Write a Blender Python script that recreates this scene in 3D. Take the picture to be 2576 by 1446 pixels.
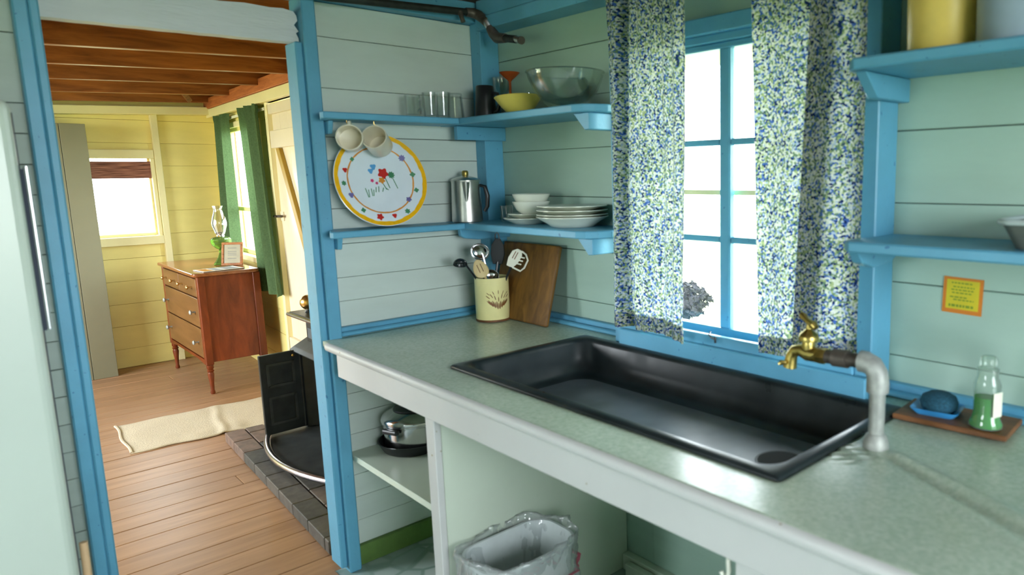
import bpy, bmesh, math, random
from mathutils import Matrix, Vector, noise
random.seed(7)
R = math.radians
PI = math.pi
scene = bpy.context.scene
COL = scene.collection
for o in list(bpy.data.objects):
    bpy.data.objects.remove(o)

# ------------------------------------------------------------------ camera
CAM = Vector((2.508, -1.617, 1.419))
YAW, PITCH, ROLL = 2.3337453, -0.151145647, -0.0133656
cd = bpy.data.cameras.new('camera')
cd.sensor_fit = 'HORIZONTAL'; cd.sensor_width = 36.0
cd.lens = 1759.557 / 2576 * 36
cd.shift_x = (1288 - 1674.93) / 2576
cd.shift_y = (704.54 - 723) / 2576
cd.clip_start = 0.02; cd.clip_end = 400
cam = bpy.data.objects.new('camera', cd); COL.objects.link(cam)
_f = Vector((math.cos(YAW) * math.cos(PITCH), math.sin(YAW) * math.cos(PITCH), math.sin(PITCH)))
_r = Vector((math.sin(YAW), -math.cos(YAW), 0)); _u = _r.cross(_f)
_r2 = _r * math.cos(ROLL) + _u * math.sin(ROLL); _u2 = -_r * math.sin(ROLL) + _u * math.cos(ROLL)
cam.matrix_world = Matrix(((_r2.x, _u2.x, -_f.x, CAM.x), (_r2.y, _u2.y, -_f.y, CAM.y), (_r2.z, _u2.z, -_f.z, CAM.z), (0, 0, 0, 1)))
scene.camera = cam
cd.dof.use_dof = True; cd.dof.focus_distance = 5.2; cd.dof.aperture_fstop = 3.6

# ------------------------------------------------------------------ sky and exposure
world = bpy.data.worlds.new('overcast_sky'); scene.world = world
world.use_nodes = True
_bg = world.node_tree.nodes['Background']
_bg.inputs[0].default_value = (0.88, 0.95, 1.0, 1)
_bg.inputs[1].default_value = 9.0
scene.view_settings.view_transform = 'Standard'
scene.view_settings.look = 'None'
scene.view_settings.gamma = 1.0
scene.view_settings.use_curve_mapping = False
scene.view_settings.exposure = 1.36
scene.cycles.use_denoising = True
scene.cycles.max_bounces = 14
scene.cycles.diffuse_bounces = 8
scene.cycles.glossy_bounces = 5
scene.cycles.transmission_bounces = 10
scene.cycles.transparent_max_bounces = 24
scene.cycles.sample_clamp_indirect = 8.0
scene.cycles.caustics_reflective = False
scene.cycles.caustics_refractive = False

def portal(name, loc, w, h, toward):
    """sampling portal in a window opening: adds no light of its own, only guides the sky light through the opening"""
    l = bpy.data.lights.new(name, 'AREA'); l.shape = 'RECTANGLE'; l.size = w; l.size_y = h
    l.cycles.is_portal = True
    o = bpy.data.objects.new(name, l); COL.objects.link(o)
    d = Vector(toward)
    o.rotation_euler = d.to_track_quat('-Z', 'Z').to_euler(); o.location = loc
    return o
portal('window_portal', (1.28, 0.10, 1.37), 0.86, 0.92, (0, -1, 0))
portal('window_portal', (1.25, -3.52, 1.15), .7, .7, (0, 1, 0))
portal('window_portal', (-4.20, -0.60, 1.30), 0.62, 0.42, (1, 0, 0))
portal('window_portal', (-3.3, 0.10, 1.33), 0.92, 1.0, (0, -1, 0))
portal('window_portal', (-2.4, -3.52, 1.30), 2.4, 1.3, (0, 1, 0))
portal('window_portal', (4.32, -1.4, 1.45), 1.5, 1.0, (-1, 0, 0))

# ------------------------------------------------------------------ material helpers
MATS = {}
def new_mat(name):
    m = bpy.data.materials.new(name); m.use_nodes = True
    nt = m.node_tree; b = nt.nodes['Principled BSDF']
    MATS[name] = m
    return m, nt, b
def N(nt, t, **kw):
    n = nt.nodes.new(t)
    for k, v in kw.items():
        if k.startswith('i_'):
            n.inputs[k[2:].replace('_', ' ')].default_value = v
        else:
            setattr(n, k, v)
    return n
def L(nt, a, b): nt.links.new(a, b)
def coords(nt, scale=(1, 1, 1), kind='Object', rot=(0, 0, 0)):
    tc = N(nt, 'ShaderNodeTexCoord'); mp = N(nt, 'ShaderNodeMapping')
    mp.inputs['Scale'].default_value = scale; mp.inputs['Rotation'].default_value = rot
    L(nt, tc.outputs[kind], mp.inputs['Vector'])
    return mp.outputs[0]
def ramp(nt, fac, stops, interp='LINEAR'):
    r = N(nt, 'ShaderNodeValToRGB'); cr = r.color_ramp; cr.interpolation = interp
    while len(cr.elements) < len(stops): cr.elements.new(0.5)
    for e, (p, c) in zip(cr.elements, stops):
        e.position = p; e.color = (c[0], c[1], c[2], 1)
    L(nt, fac, r.inputs[0]); return r.outputs[0]
def srgb(r, g, b):
    f = lambda v: (v / 255 / 12.92) if v / 255 <= .04045 else ((v / 255 + .055) / 1.055) ** 2.4
    return (f(r), f(g), f(b))
def mul(c, k): return tuple(min(1, x * k) for x in c)

def paint(name, c, rough=.45, var=.10, scale=3.0, stretch=(1, 1, 1), bump=.15, specks=None, per_obj=0.06, spec=.4):
    """brushed house paint: soft tone variation, faint brush relief, small random shift for each board"""
    m, nt, b = new_mat(name)
    v = coords(nt, tuple(scale * s for s in stretch))
    n1 = N(nt, 'ShaderNodeTexNoise', i_Scale=1.6, i_Detail=5.0, i_Roughness=.6); L(nt, v, n1.inputs['Vector'])
    col = ramp(nt, n1.outputs[0], [(.3, mul(c, 1 - var)), (.7, mul(c, 1 + var * .6))])
    oi = N(nt, 'ShaderNodeObjectInfo')
    hs = N(nt, 'ShaderNodeHueSaturation')
    mr = N(nt, 'ShaderNodeMapRange'); mr.inputs['To Min'].default_value = 1 - per_obj; mr.inputs['To Max'].default_value = 1 + per_obj
    L(nt, oi.outputs['Random'], mr.inputs['Value']); L(nt, mr.outputs[0], hs.inputs['Value']); L(nt, col, hs.inputs['Color'])
    out = hs.outputs[0]
    if specks:
        v2 = coords(nt, (1, 1, 1))
        n3 = N(nt, 'ShaderNodeTexNoise', i_Scale=specks[1], i_Detail=3.0); L(nt, v2, n3.inputs['Vector'])
        f = ramp(nt, n3.outputs[0], [(specks[2], (0, 0, 0)), (specks[2] + .02, (1, 1, 1))])
        mx = N(nt, 'ShaderNodeMix', data_type='RGBA'); L(nt, f, mx.inputs[0]); L(nt, out, mx.inputs[6]); mx.inputs[7].default_value = (*specks[0], 1)
        out = mx.outputs[2]
    L(nt, out, b.inputs['Base Color'])
    b.inputs['Roughness'].default_value = rough
    b.inputs['Specular IOR Level'].default_value = spec
    n2 = N(nt, 'ShaderNodeTexNoise', i_Scale=14.0, i_Detail=4.0); L(nt, v, n2.inputs['Vector'])
    bp = N(nt, 'ShaderNodeBump'); bp.inputs['Strength'].default_value = bump; bp.inputs['Distance'].default_value = .004
    L(nt, n2.outputs[0], bp.inputs['Height']); L(nt, bp.outputs[0], b.inputs['Normal'])
    return m
def wood(name, dark, light, rough=.5, scale=6.0, stretch=(1, 10, 10), bump=.12, per_obj=.12, spec=.3):
    m, nt, b = new_mat(name)
    v = coords(nt, tuple(scale * s for s in stretch))
    n1 = N(nt, 'ShaderNodeTexNoise', i_Scale=1.0, i_Detail=8.0, i_Roughness=.62, i_Distortion=.6); L(nt, v, n1.inputs['Vector'])
    col = ramp(nt, n1.outputs[0], [(.28, dark), (.72, light)])
    oi = N(nt, 'ShaderNodeObjectInfo'); hs = N(nt, 'ShaderNodeHueSaturation')
    mr = N(nt, 'ShaderNodeMapRange'); mr.inputs['To Min'].default_value = 1 - per_obj; mr.inputs['To Max'].default_value = 1 + per_obj
    L(nt, oi.outputs['Random'], mr.inputs['Value']); L(nt, mr.outputs[0], hs.inputs['Value']); L(nt, col, hs.inputs['Color'])
    L(nt, hs.outputs[0], b.inputs['Base Color']); b.inputs['Roughness'].default_value = rough
    b.inputs['Specular IOR Level'].default_value = spec
    bp = N(nt, 'ShaderNodeBump'); bp.inputs['Strength'].default_value = bump; bp.inputs['Distance'].default_value = .003
    L(nt, n1.outputs[0], bp.inputs['Height']); L(nt, bp.outputs[0], b.inputs['Normal'])
    return m
def solid(name, c, rough=.4, metal=0.0, spec=.5, coat=0.0, var=.06, scale=25.0, bump=0.0, sub=0.0):
    m, nt, b = new_mat(name)
    v = coords(nt, (scale,) * 3)
    n1 = N(nt, 'ShaderNodeTexNoise', i_Scale=1.0, i_Detail=4.0); L(nt, v, n1.inputs['Vector'])
    L(nt, ramp(nt, n1.outputs[0], [(.3, mul(c, 1 - var)), (.7, mul(c, 1 + var))]), b.inputs['Base Color'])
    b.inputs['Roughness'].default_value = rough; b.inputs['Metallic'].default_value = metal
    b.inputs['Specular IOR Level'].default_value = spec; b.inputs['Coat Weight'].default_value = coat
    if bump:
        bp = N(nt, 'ShaderNodeBump'); bp.inputs['Strength'].default_value = bump; bp.inputs['Distance'].default_value = .003
        L(nt, n1.outputs[0], bp.inputs['Height']); L(nt, bp.outputs[0], b.inputs['Normal'])
    return m
def thin_glass(name, tint=(1, 1, 1), gloss=.10, rough=.02, edge=.55, haze=0.0):
    """thin clear glass: see-through with a reflection that grows towards grazing angles"""
    m = bpy.data.materials.new(name); m.use_nodes = True; nt = m.node_tree; nt.nodes.clear()
    MATS[name] = m
    out = N(nt, 'ShaderNodeOutputMaterial'); tr = N(nt, 'ShaderNodeBsdfTransparent'); gl = N(nt, 'ShaderNodeBsdfGlossy')
    tr.inputs[0].default_value = (*tint, 1); gl.inputs['Roughness'].default_value = rough
    lw = N(nt, 'ShaderNodeLayerWeight'); lw.inputs['Blend'].default_value = .25
    mr = N(nt, 'ShaderNodeMapRange'); mr.inputs['To Min'].default_value = gloss * .4; mr.inputs['To Max'].default_value = edge
    L(nt, lw.outputs['Fresnel'], mr.inputs['Value'])
    mx = N(nt, 'ShaderNodeMixShader'); L(nt, mr.outputs[0], mx.inputs[0]); L(nt, tr.outputs[0], mx.inputs[1]); L(nt, gl.outputs[0], mx.inputs[2])
    res = mx.outputs[0]
    if haze:
        df = N(nt, 'ShaderNodeBsdfDiffuse'); df.inputs[0].default_value = (*tint, 1)
        m2 = N(nt, 'ShaderNodeMixShader'); m2.inputs[0].default_value = haze
        L(nt, res, m2.inputs[1]); L(nt, df.outputs[0], m2.inputs[2]); res = m2.outputs[0]
    L(nt, res, out.inputs['Surface'])
    return m

# ------------------------------------------------------------------ mesh helpers
class MB:
    def __init__(s): s.v = []; s.f = []; s.m = Matrix()
    def add(s, vs, fs):
        k = len(s.v)
        s.v += [tuple(s.m @ Vector(p)) for p in vs]; s.f += [tuple(i + k for i in f) for f in fs]
        return s
    def box(s, x0, x1, y0, y1, z0, z1):
        vs = [(x0, y0, z0), (x1, y0, z0), (x1, y1, z0), (x0, y1, z0), (x0, y0, z1), (x1, y0, z1), (x1, y1, z1), (x0, y1, z1)]
        return s.add(vs, [(0, 3, 2, 1), (4, 5, 6, 7), (0, 1, 5, 4), (1, 2, 6, 5), (2, 3, 7, 6), (3, 0, 4, 7)])
    def prism(s, poly, a, b, axis='y'):
        """poly: 2-D points; extruded from a to b. axis y: (x,z); axis x: (y,z); axis z: (x,y)"""
        def P(p, t):
            return (p[0], t, p[1]) if axis == 'y' else (t, p[0], p[1]) if axis == 'x' else (p[0], p[1], t)
        n = len(poly)
        vs = [P(p, a) for p in poly] + [P(p, b) for p in poly]
        fs = [tuple(range(n)), tuple(range(2 * n - 1, n - 1, -1))] + [(i, i + n, (i + 1) % n + n, (i + 1) % n) for i in range(n)]
        return s.add(vs, fs)
    def lathe(s, prof, c=(0, 0, 0), n=32, cap0=True, cap1=True, sx=1.0, sy=1.0):
        """prof: (radius, height) pairs, turned about z"""
        vs = []; fs = []
        for r, h in prof:
            for i in range(n):
                a = 2 * PI * i / n
                vs.append((c[0] + r * math.cos(a) * sx, c[1] + r * math.sin(a) * sy, c[2] + h))
        for k in range(len(prof) - 1):
            for i in range(n):
                j = (i + 1) % n
                fs.append((k * n + i, k * n + j, (k + 1) * n + j, (k + 1) * n + i))
        if cap0 and prof[0][0] > 1e-5: fs.append(tuple(range(n - 1, -1, -1)))
        if cap1 and prof[-1][0] > 1e-5: fs.append(tuple(range((len(prof) - 1) * n, len(prof) * n)))
        return s.add(vs, fs)
    def tube(s, pts, r, n=12, caps=True, flat=1.0):
        pts = [Vector(p) for p in pts]; rs = r if isinstance(r, (list, tuple)) else [r] * len(pts)
        vs = []; fs = []; up = None
        for i, p in enumerate(pts):
            d = (pts[min(i + 1, len(pts) - 1)] - pts[max(i - 1, 0)]).normalized()
            if up is None:
                up = d.orthogonal().normalized()
                if abs(d.z) < .9: up = (Vector((0, 0, 1)) - d * d.z).normalized()
            else:
                up = (up - d * up.dot(d)).normalized()
            w = d.cross(up)
            for k in range(n):
                a = 2 * PI * k / n
                vs.append(p + (w * math.cos(a) + up * math.sin(a) * flat) * rs[i])
        for i in range(len(pts) - 1):
            for k in range(n):
                j = (k + 1) % n
                fs.append((i * n + k, i * n + j, (i + 1) * n + j, (i + 1) * n + k))
        if caps: fs += [tuple(range(n - 1, -1, -1)), tuple(range((len(pts) - 1) * n, len(pts) * n))]
        return s.add(vs, fs)
    def grid(s, fn, nu, nv):
        vs = [fn(i / nu, j / nv) for j in range(nv + 1) for i in range(nu + 1)]
        fs = [(j * (nu + 1) + i, j * (nu + 1) + i + 1, (j + 1) * (nu + 1) + i + 1, (j + 1) * (nu + 1) + i) for j in range(nv) for i in range(nu)]
        return s.add(vs, fs)
    def sphere(s, c, rx, ry=None, rz=None, n=20, m=12):
        ry = ry or rx; rz = rz or rx
        pr = [(math.sin(PI * k / m), -math.cos(PI * k / m)) for k in range(m + 1)]
        vs = [(c[0] + rx * r * math.cos(2 * PI * i / n), c[1] + ry * r * math.sin(2 * PI * i / n), c[2] + rz * h) for r, h in pr for i in range(n)]
        fs = [(k * n + i, k * n + (i + 1) % n, (k + 1) * n + (i + 1) % n, (k + 1) * n + i) for k in range(m) for i in range(n)]
        return s.add(vs, fs)
    def build(s, name, mat, parent=None, smooth=False, bevel=0.0, segs=1, auto=None, weld=True):
        me = bpy.data.meshes.new(name); me.from_pydata([tuple(v) for v in s.v], [], s.f)
        bm = bmesh.new(); bm.from_mesh(me)
        if weld: bmesh.ops.remove_doubles(bm, verts=bm.verts, dist=1e-6)
        bmesh.ops.recalc_face_normals(bm, faces=bm.faces)
        bm.to_mesh(me); bm.free()
        me.materials.append(MATS[mat] if isinstance(mat, str) else mat)
        if smooth:
            for p in me.polygons: p.use_smooth = True
            ang = R(auto if auto else 40)
            try: me.set_sharp_from_angle(angle=ang)
            except Exception: pass
        o = bpy.data.objects.new(name, me); COL.objects.link(o)
        if parent is not None:
            o.parent = parent; o.matrix_parent_inverse = world_of(parent).inverted()
        if bevel:
            b = o.modifiers.new('bevel', 'BEVEL'); b.width = bevel; b.segments = segs; b.limit_method = 'ANGLE'; b.angle_limit = R(40)
        return o
def world_of(o):
    m = o.matrix_basis.copy()
    if o.parent: m = world_of(o.parent) @ o.matrix_parent_inverse @ m
    return m
def tag(o, label, cat=None, group=None, kind=None):
    o['label'] = label
    if cat: o['category'] = cat
    if group: o['group'] = group
    if kind: o['kind'] = kind
    return o
def thing(name, label, cat, loc, group=None, kind=None):
    o = bpy.data.objects.new(name, None); COL.objects.link(o); o.location = loc
    o.empty_display_size = .05
    return tag(o, label, cat, group, kind)
def struct(name, label, cat='room', loc=(0, 0, 0)): return thing(name, label, cat, loc, kind='structure')
def bx(name, mat, parent, x0, x1, y0, y1, z0, z1, bevel=.0015, m=None):
    b = MB()
    if m is not None: b.m = m
    return b.box(x0, x1, y0, y1, z0, z1).build(name, mat, parent, bevel=bevel)
def copy_tree(o, parent=None):
    c = o.copy(); COL.objects.link(c)
    if parent is not None: c.parent = parent
    for ch in o.children: copy_tree(ch, c)
    return c

# ------------------------------------------------------------------ materials
paint('window_wall_boards', srgb(162, 190, 175), rough=.5, var=.06, scale=2, stretch=(1, 1, 4), bump=.12, per_obj=.03)  # kitchen board paint made greener and darker for the dimmer light on this wall
paint('kitchen_boards', srgb(200, 212, 204), rough=.5, var=.06, scale=2, stretch=(1, 1, 4), bump=.12, per_obj=.03)
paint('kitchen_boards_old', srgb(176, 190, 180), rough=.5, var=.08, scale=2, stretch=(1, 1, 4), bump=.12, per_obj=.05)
paint('blue_paint', srgb(94, 162, 192), rough=.42, var=.09, scale=5, bump=.2, per_obj=.03, specks=(srgb(60, 120, 160), 55, .70))
paint('cupboard_paint', srgb(204, 215, 198), rough=.4, var=.04, scale=3, bump=.08, per_obj=.02)
paint('apron_paint', srgb(200, 202, 199), rough=.42, var=.04, scale=3, bump=.12, per_obj=.02, specks=(srgb(150, 140, 110), 30, .74))
paint('header_paint', srgb(212, 216, 220), rough=.55, var=.07, scale=4, stretch=(1, .4, 3), bump=.35)
paint('yellow_paint', srgb(236, 222, 142), rough=.5, var=.06, scale=2, stretch=(1, 1, 3), bump=.1, per_obj=.02)
paint('cream_trim', srgb(232, 222, 170), rough=.5, var=.05, scale=3, bump=.12, per_obj=.02)
paint('wardrobe_paint', srgb(124, 122, 98), rough=.5, var=.05, scale=3, bump=.1, per_obj=.02)
paint('door_paint', srgb(228, 216, 188), rough=.32, var=.05, scale=3, bump=.15, per_obj=.02)
paint('brace_shade', srgb(176, 142, 50), rough=.5)  # cream brace coloured ochre: the shadow on its edge is put into the colour
paint('moss_board', srgb(96, 128, 62), rough=.6, var=.25, scale=6)
wood('joist_wood', srgb(108, 60, 28), srgb(172, 108, 58), rough=.38, scale=3, stretch=(10, 1, 10))
wood('ceiling_wood', srgb(84, 52, 28), srgb(130, 86, 50), rough=.7, scale=3, stretch=(10, 1, 10))
wood('red_beam', srgb(140, 70, 36), srgb(192, 116, 66), rough=.6, scale=3, stretch=(1, 10, 10))
wood('floor_paint_wood', srgb(146, 110, 80), srgb(174, 136, 102), rough=.38, scale=2.0, stretch=(12, 1, 12), per_obj=.07, bump=.1)
wood('dresser_wood', srgb(78, 34, 16), srgb(138, 66, 32), rough=.3, scale=2.2, stretch=(5, 5, 1.2), per_obj=.03)
wood('dresser_front_wood', srgb(100, 68, 36), srgb(138, 98, 58), rough=.3, scale=2.2, stretch=(1, 6, 8), per_obj=.03)
wood('dresser_top_wood', srgb(120, 66, 34), srgb(160, 100, 60), rough=.12, scale=2.2, stretch=(1, 8, 8), per_obj=.02, spec=.6)
wood('board_wood', srgb(70, 44, 14), srgb(136, 96, 40), rough=.5, scale=4, stretch=(5, 5, 1))
wood('spoon_wood', srgb(190, 165, 110), srgb(220, 200, 150), rough=.6, scale=8, stretch=(5, 5, 1))
wood('tray_wood', srgb(84, 56, 34), srgb(140, 92, 54), rough=.5, scale=5, stretch=(1, 6, 6))
wood('frame_wood', srgb(130, 76, 32), srgb(186, 120, 60), rough=.4, scale=6)
wood('broom_wood', srgb(196, 160, 120), srgb(222, 190, 150), rough=.5, scale=6, stretch=(5, 5, 1))
solid('black_enamel', (.012, .016, .017), rough=.22, spec=.5, var=.4, scale=8)
solid('stove_iron', (.036, .042, .044), rough=.34, metal=.35, spec=.5, var=.25, scale=14, bump=.1)
solid('stove_sheen', (.060, .068, .068), rough=.45, metal=.3, var=.25, scale=14)  # paler iron: the reflections on tray and door panels are put into the colour
solid('stove_ash', (.085, .10, .105), rough=.75, var=.25, scale=10)
solid('nickel', (.50, .49, .52), rough=.26, metal=1, var=.1)
solid('brass', (.62, .42, .14), rough=.28, metal=1, var=.18, scale=30)
solid('brass_tap', (.52, .40, .12), rough=.34, metal=1, var=.22, scale=60)
solid('galvanised', (.34, .36, .33), rough=.55, metal=.35, var=.2, scale=50)
solid('iron_pipe', (.10, .085, .07), rough=.55, metal=.5, var=.3, scale=50)
solid('dark_pipe', (.03, .035, .03), rough=.5, metal=.4, var=.3, scale=40)
solid('steel', (.62, .62, .62), rough=.14, metal=1, var=.04)
solid('aluminium', (.60, .59, .56), rough=.30, metal=1, var=.06, scale=60)
solid('cast_iron', (.015, .018, .018), rough=.45, metal=.2, var=.2)
solid('black_plastic', (.010, .012, .014), rough=.35, var=.1)
solid('white_china', srgb(214, 218, 204), rough=.2, coat=.3, var=.02)
solid('cream_china', srgb(222, 216, 194), rough=.25, coat=.3, var=.03)
solid('platter_white', srgb(222, 232, 240), rough=.1, coat=.5, var=.02)
solid('print_yellow', srgb(240, 182, 20), rough=.2, var=.08, scale=70)
solid('print_red', srgb(196, 40, 34), rough=.3); solid('print_orange', srgb(214, 140, 50), rough=.3)
solid('print_purple', srgb(110, 104, 160), rough=.3); solid('print_green', srgb(70, 134, 96), rough=.3)
solid('print_blue', srgb(90, 160, 214), rough=.3); solid('print_brown', srgb(124, 78, 34), rough=.5)
solid('print_pink', srgb(214, 60, 120), rough=.3)
solid('canister_cream', srgb(232, 224, 160), rough=.3, var=.04)
solid('yellow_plastic', srgb(222, 194, 96), rough=.42, var=.05)
solid('grey_plastic', srgb(150, 170, 186), rough=.3, var=.05)
solid('white_plastic', srgb(226, 226, 206), rough=.4)
solid('yellow_bowl', srgb(214, 198, 96), rough=.35)
solid('blue_ceramic', srgb(60, 150, 214), rough=.3)
solid('scrubber', srgb(28, 78, 98), rough=.9, var=.35, scale=220, bump=.8)
solid('fridge_enamel', srgb(180, 192, 180), rough=.28, var=.02, scale=2)
solid('rubber', (.02, .03, .05), rough=.7)
solid('chrome_strip', (.7, .72, .74), rough=.25, metal=.8)
solid('lampglass_green', (.10, .25, .05), rough=.1)
solid('sticker_yellow', srgb(206, 190, 30), rough=.6); solid('sticker_orange', srgb(206, 120, 24), rough=.6); solid('sticker_green', srgb(120, 142, 24), rough=.6)
solid('paper', srgb(226, 222, 205), rough=.8); solid('aged_paper', srgb(176, 170, 146), rough=.8); solid('paper_print', srgb(140, 140, 132), rough=.8)
solid('rug_cotton', srgb(198, 186, 162), rough=.95, var=.10, scale=160, bump=.8)
solid('pan_dark', (.10, .115, .10), rough=.45, var=.15); solid('pan_rim', srgb(176, 190, 190), rough=.35)
solid('bin_plastic', srgb(206, 214, 214), rough=.45)
solid('red_ribbon', srgb(214, 110, 130), rough=.5)
solid('hook_wire', (.05, .05, .05), rough=.5, metal=.5)
solid('white_hook', srgb(226, 228, 214), rough=.4)
solid('dark_void', (.02, .02, .018), rough=.9)
solid('asphalt_shingle', (.05, .05, .05), rough=.9)
thin_glass('window_glass', (.97, .99, .98), gloss=.05, edge=.5, haze=.02)
thin_glass('clear_glass', (.955, .975, .965), gloss=.14, edge=.55)
thin_glass('lamp_chimney', (.95, .96, .95), gloss=.18, edge=.8)
thin_glass('orange_glass', srgb(226, 120, 60), gloss=.1, edge=.4, haze=.35)
thin_glass('green_glass', (.30, .46, .12), gloss=.14, edge=.5, haze=.16)
thin_glass('soap_plastic', (.86, .93, .88), gloss=.1, edge=.6, haze=.08)
thin_glass('soap_liquid', (.02, .46, .03), gloss=.1, edge=.3, haze=.55)
thin_glass('bag_film', (.95, .97, .97), gloss=.22, rough=.12, edge=.45, haze=.13)

def fabric(name, base, trans=.5, rough=.9, pattern=None, front=1.0):
    m = bpy.data.materials.new(name); m.use_nodes = True; nt = m.node_tree; nt.nodes.clear(); MATS[name] = m
    out = N(nt, 'ShaderNodeOutputMaterial'); d = N(nt, 'ShaderNodeBsdfDiffuse'); t = N(nt, 'ShaderNodeBsdfTranslucent')
    mx = N(nt, 'ShaderNodeMixShader'); mx.inputs[0].default_value = trans
    L(nt, d.outputs[0], mx.inputs[1]); L(nt, t.outputs[0], mx.inputs[2]); L(nt, mx.outputs[0], out.inputs[0])
    if pattern:
        v = coords(nt, (1, 1, 1), kind='UV')
        nz = N(nt, 'ShaderNodeTexNoise', i_Scale=60.0, i_Detail=2.0); L(nt, v, nz.inputs['Vector'])
        mm = N(nt, 'ShaderNodeMix', data_type='VECTOR'); mm.inputs[0].default_value = .006
        L(nt, v, mm.inputs[4]); L(nt, nz.outputs['Color'], mm.inputs[5])
        vo = N(nt, 'ShaderNodeTexVoronoi', i_Scale=210.0, i_Randomness=1.0); L(nt, mm.outputs[1], vo.inputs['Vector'])
        sp = N(nt, 'ShaderNodeSeparateColor'); L(nt, vo.outputs['Color'], sp.inputs[0])
        col = ramp(nt, sp.outputs[0], pattern, 'CONSTANT')
    else:
        v = coords(nt, (90, 90, 90))
        n1 = N(nt, 'ShaderNodeTexNoise', i_Scale=1.0, i_Detail=3.0); L(nt, v, n1.inputs['Vector'])
        col = ramp(nt, n1.outputs[0], [(.3, mul(base, .85)), (.7, mul(base, 1.12))])
    dk = N(nt, 'ShaderNodeMix', data_type='RGBA', blend_type='MULTIPLY'); dk.inputs[0].default_value = 1; dk.inputs[7].default_value = (front, front, front, 1)
    L(nt, col, dk.inputs[6]); L(nt, dk.outputs[2], d.inputs[0]); L(nt, col, t.inputs[0])
    return m
fabric('print_curtain', None, trans=.25, front=.55, pattern=[(0, srgb(34, 52, 104)), (.13, srgb(70, 108, 184)), (.28, srgb(110, 140, 112)), (.44, srgb(168, 186, 134)), (.58, srgb(216, 224, 206)), (.78, srgb(176, 196, 226)), (.88, srgb(230, 234, 226))])
fabric('green_cloth', srgb(84, 106, 72), trans=.28)
def bamboo():
    m, nt, b = new_mat('bamboo_shade')
    v = coords(nt, (1, 8, 170))
    n1 = N(nt, 'ShaderNodeTexNoise', i_Scale=1.0, i_Detail=3.0); L(nt, v, n1.inputs['Vector'])
    L(nt, ramp(nt, n1.outputs[0], [(.35, srgb(100, 54, 40)), (.65, srgb(176, 118, 98))]), b.inputs['Base Color'])
    b.inputs['Roughness'].default_value = .7
bamboo()
def counter_mat():
    m, nt, b = new_mat('counter_laminate')
    v = coords(nt, (1, 1, 1))
    n1 = N(nt, 'ShaderNodeTexNoise', i_Scale=110.0, i_Detail=3.0); L(nt, v, n1.inputs['Vector'])
    n2 = N(nt, 'ShaderNodeTexNoise', i_Scale=3.5, i_Detail=4.0); L(nt, v, n2.inputs['Vector'])
    a = ramp(nt, n1.outputs[0], [(.3, srgb(176, 194, 172)), (.7, srgb(200, 214, 196))])
    c = ramp(nt, n2.outputs[0], [(.3, (.82, .84, .80)), (.7, (1, 1, 1))])
    mx = N(nt, 'ShaderNodeMix', data_type='RGBA', blend_type='MULTIPLY'); mx.inputs[0].default_value = 1
    L(nt, a, mx.inputs[6]); L(nt, c, mx.inputs[7]); L(nt, mx.outputs[2], b.inputs['Base Color'])
    b.inputs['Roughness'].default_value = .27; b.inputs['Specular IOR Level'].default_value = .5
    n3 = N(nt, 'ShaderNodeTexNoise', i_Scale=22.0, i_Detail=3.0); L(nt, v, n3.inputs['Vector'])
    bp = N(nt, 'ShaderNodeBump'); bp.inputs['Strength'].default_value = .12; bp.inputs['Distance'].default_value = .004
    L(nt, n3.outputs[0], bp.inputs['Height']); L(nt, bp.outputs[0], b.inputs['Normal'])
counter_mat()
def sink_mat():
    m, nt, b = new_mat('sink_enamel')
    v = coords(nt, (1, 1, 1))
    n1 = N(nt, 'ShaderNodeTexNoise', i_Scale=9.0, i_Detail=6.0); L(nt, v, n1.inputs['Vector'])
    L(nt, ramp(nt, n1.outputs[0], [(.35, (.008, .012, .013)), (.75, (.024, .032, .034))]), b.inputs['Base Color'])
    L(nt, ramp(nt, n1.outputs[0], [(.3, (.26, .26, .26)), (.7, (.46, .46, .46))]), b.inputs['Roughness'])
    b.inputs['Specular IOR Level'].default_value = .28
sink_mat()
solid('sheen_enamel', (.10, .115, .13), rough=.36, var=.45, scale=5, spec=.6)  # pale grey sink floor: window sheen on the black enamel put into the colour
def lino_mat():
    """printed sheet flooring: rounded pale stones with darker green-grey seams"""
    m, nt, b = new_mat('stone_print_lino')
    v = coords(nt, (1, 1, 1))
    vo = N(nt, 'ShaderNodeTexVoronoi', feature='DISTANCE_TO_EDGE', i_Scale=9.0, i_Randomness=.75); L(nt, v, vo.inputs['Vector'])
    vc = N(nt, 'ShaderNodeTexVoronoi', i_Scale=9.0, i_Randomness=.75); L(nt, v, vc.inputs['Vector'])
    sp = N(nt, 'ShaderNodeSeparateColor'); L(nt, vc.outputs['Color'], sp.inputs[0])
    st = ramp(nt, sp.outputs[0], [(0, srgb(150, 170, 166)), (1, srgb(196, 206, 202))])
    e = ramp(nt, vo.outputs[0], [(.03, (0, 0, 0)), (.09, (1, 1, 1))])
    mx = N(nt, 'ShaderNodeMix', data_type='RGBA'); L(nt, e, mx.inputs[0]); mx.inputs[6].default_value = (*srgb(136, 158, 150), 1); L(nt, st, mx.inputs[7])
    L(nt, mx.outputs[2], b.inputs['Base Color']); b.inputs['Roughness'].default_value = .4
lino_mat()
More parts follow.
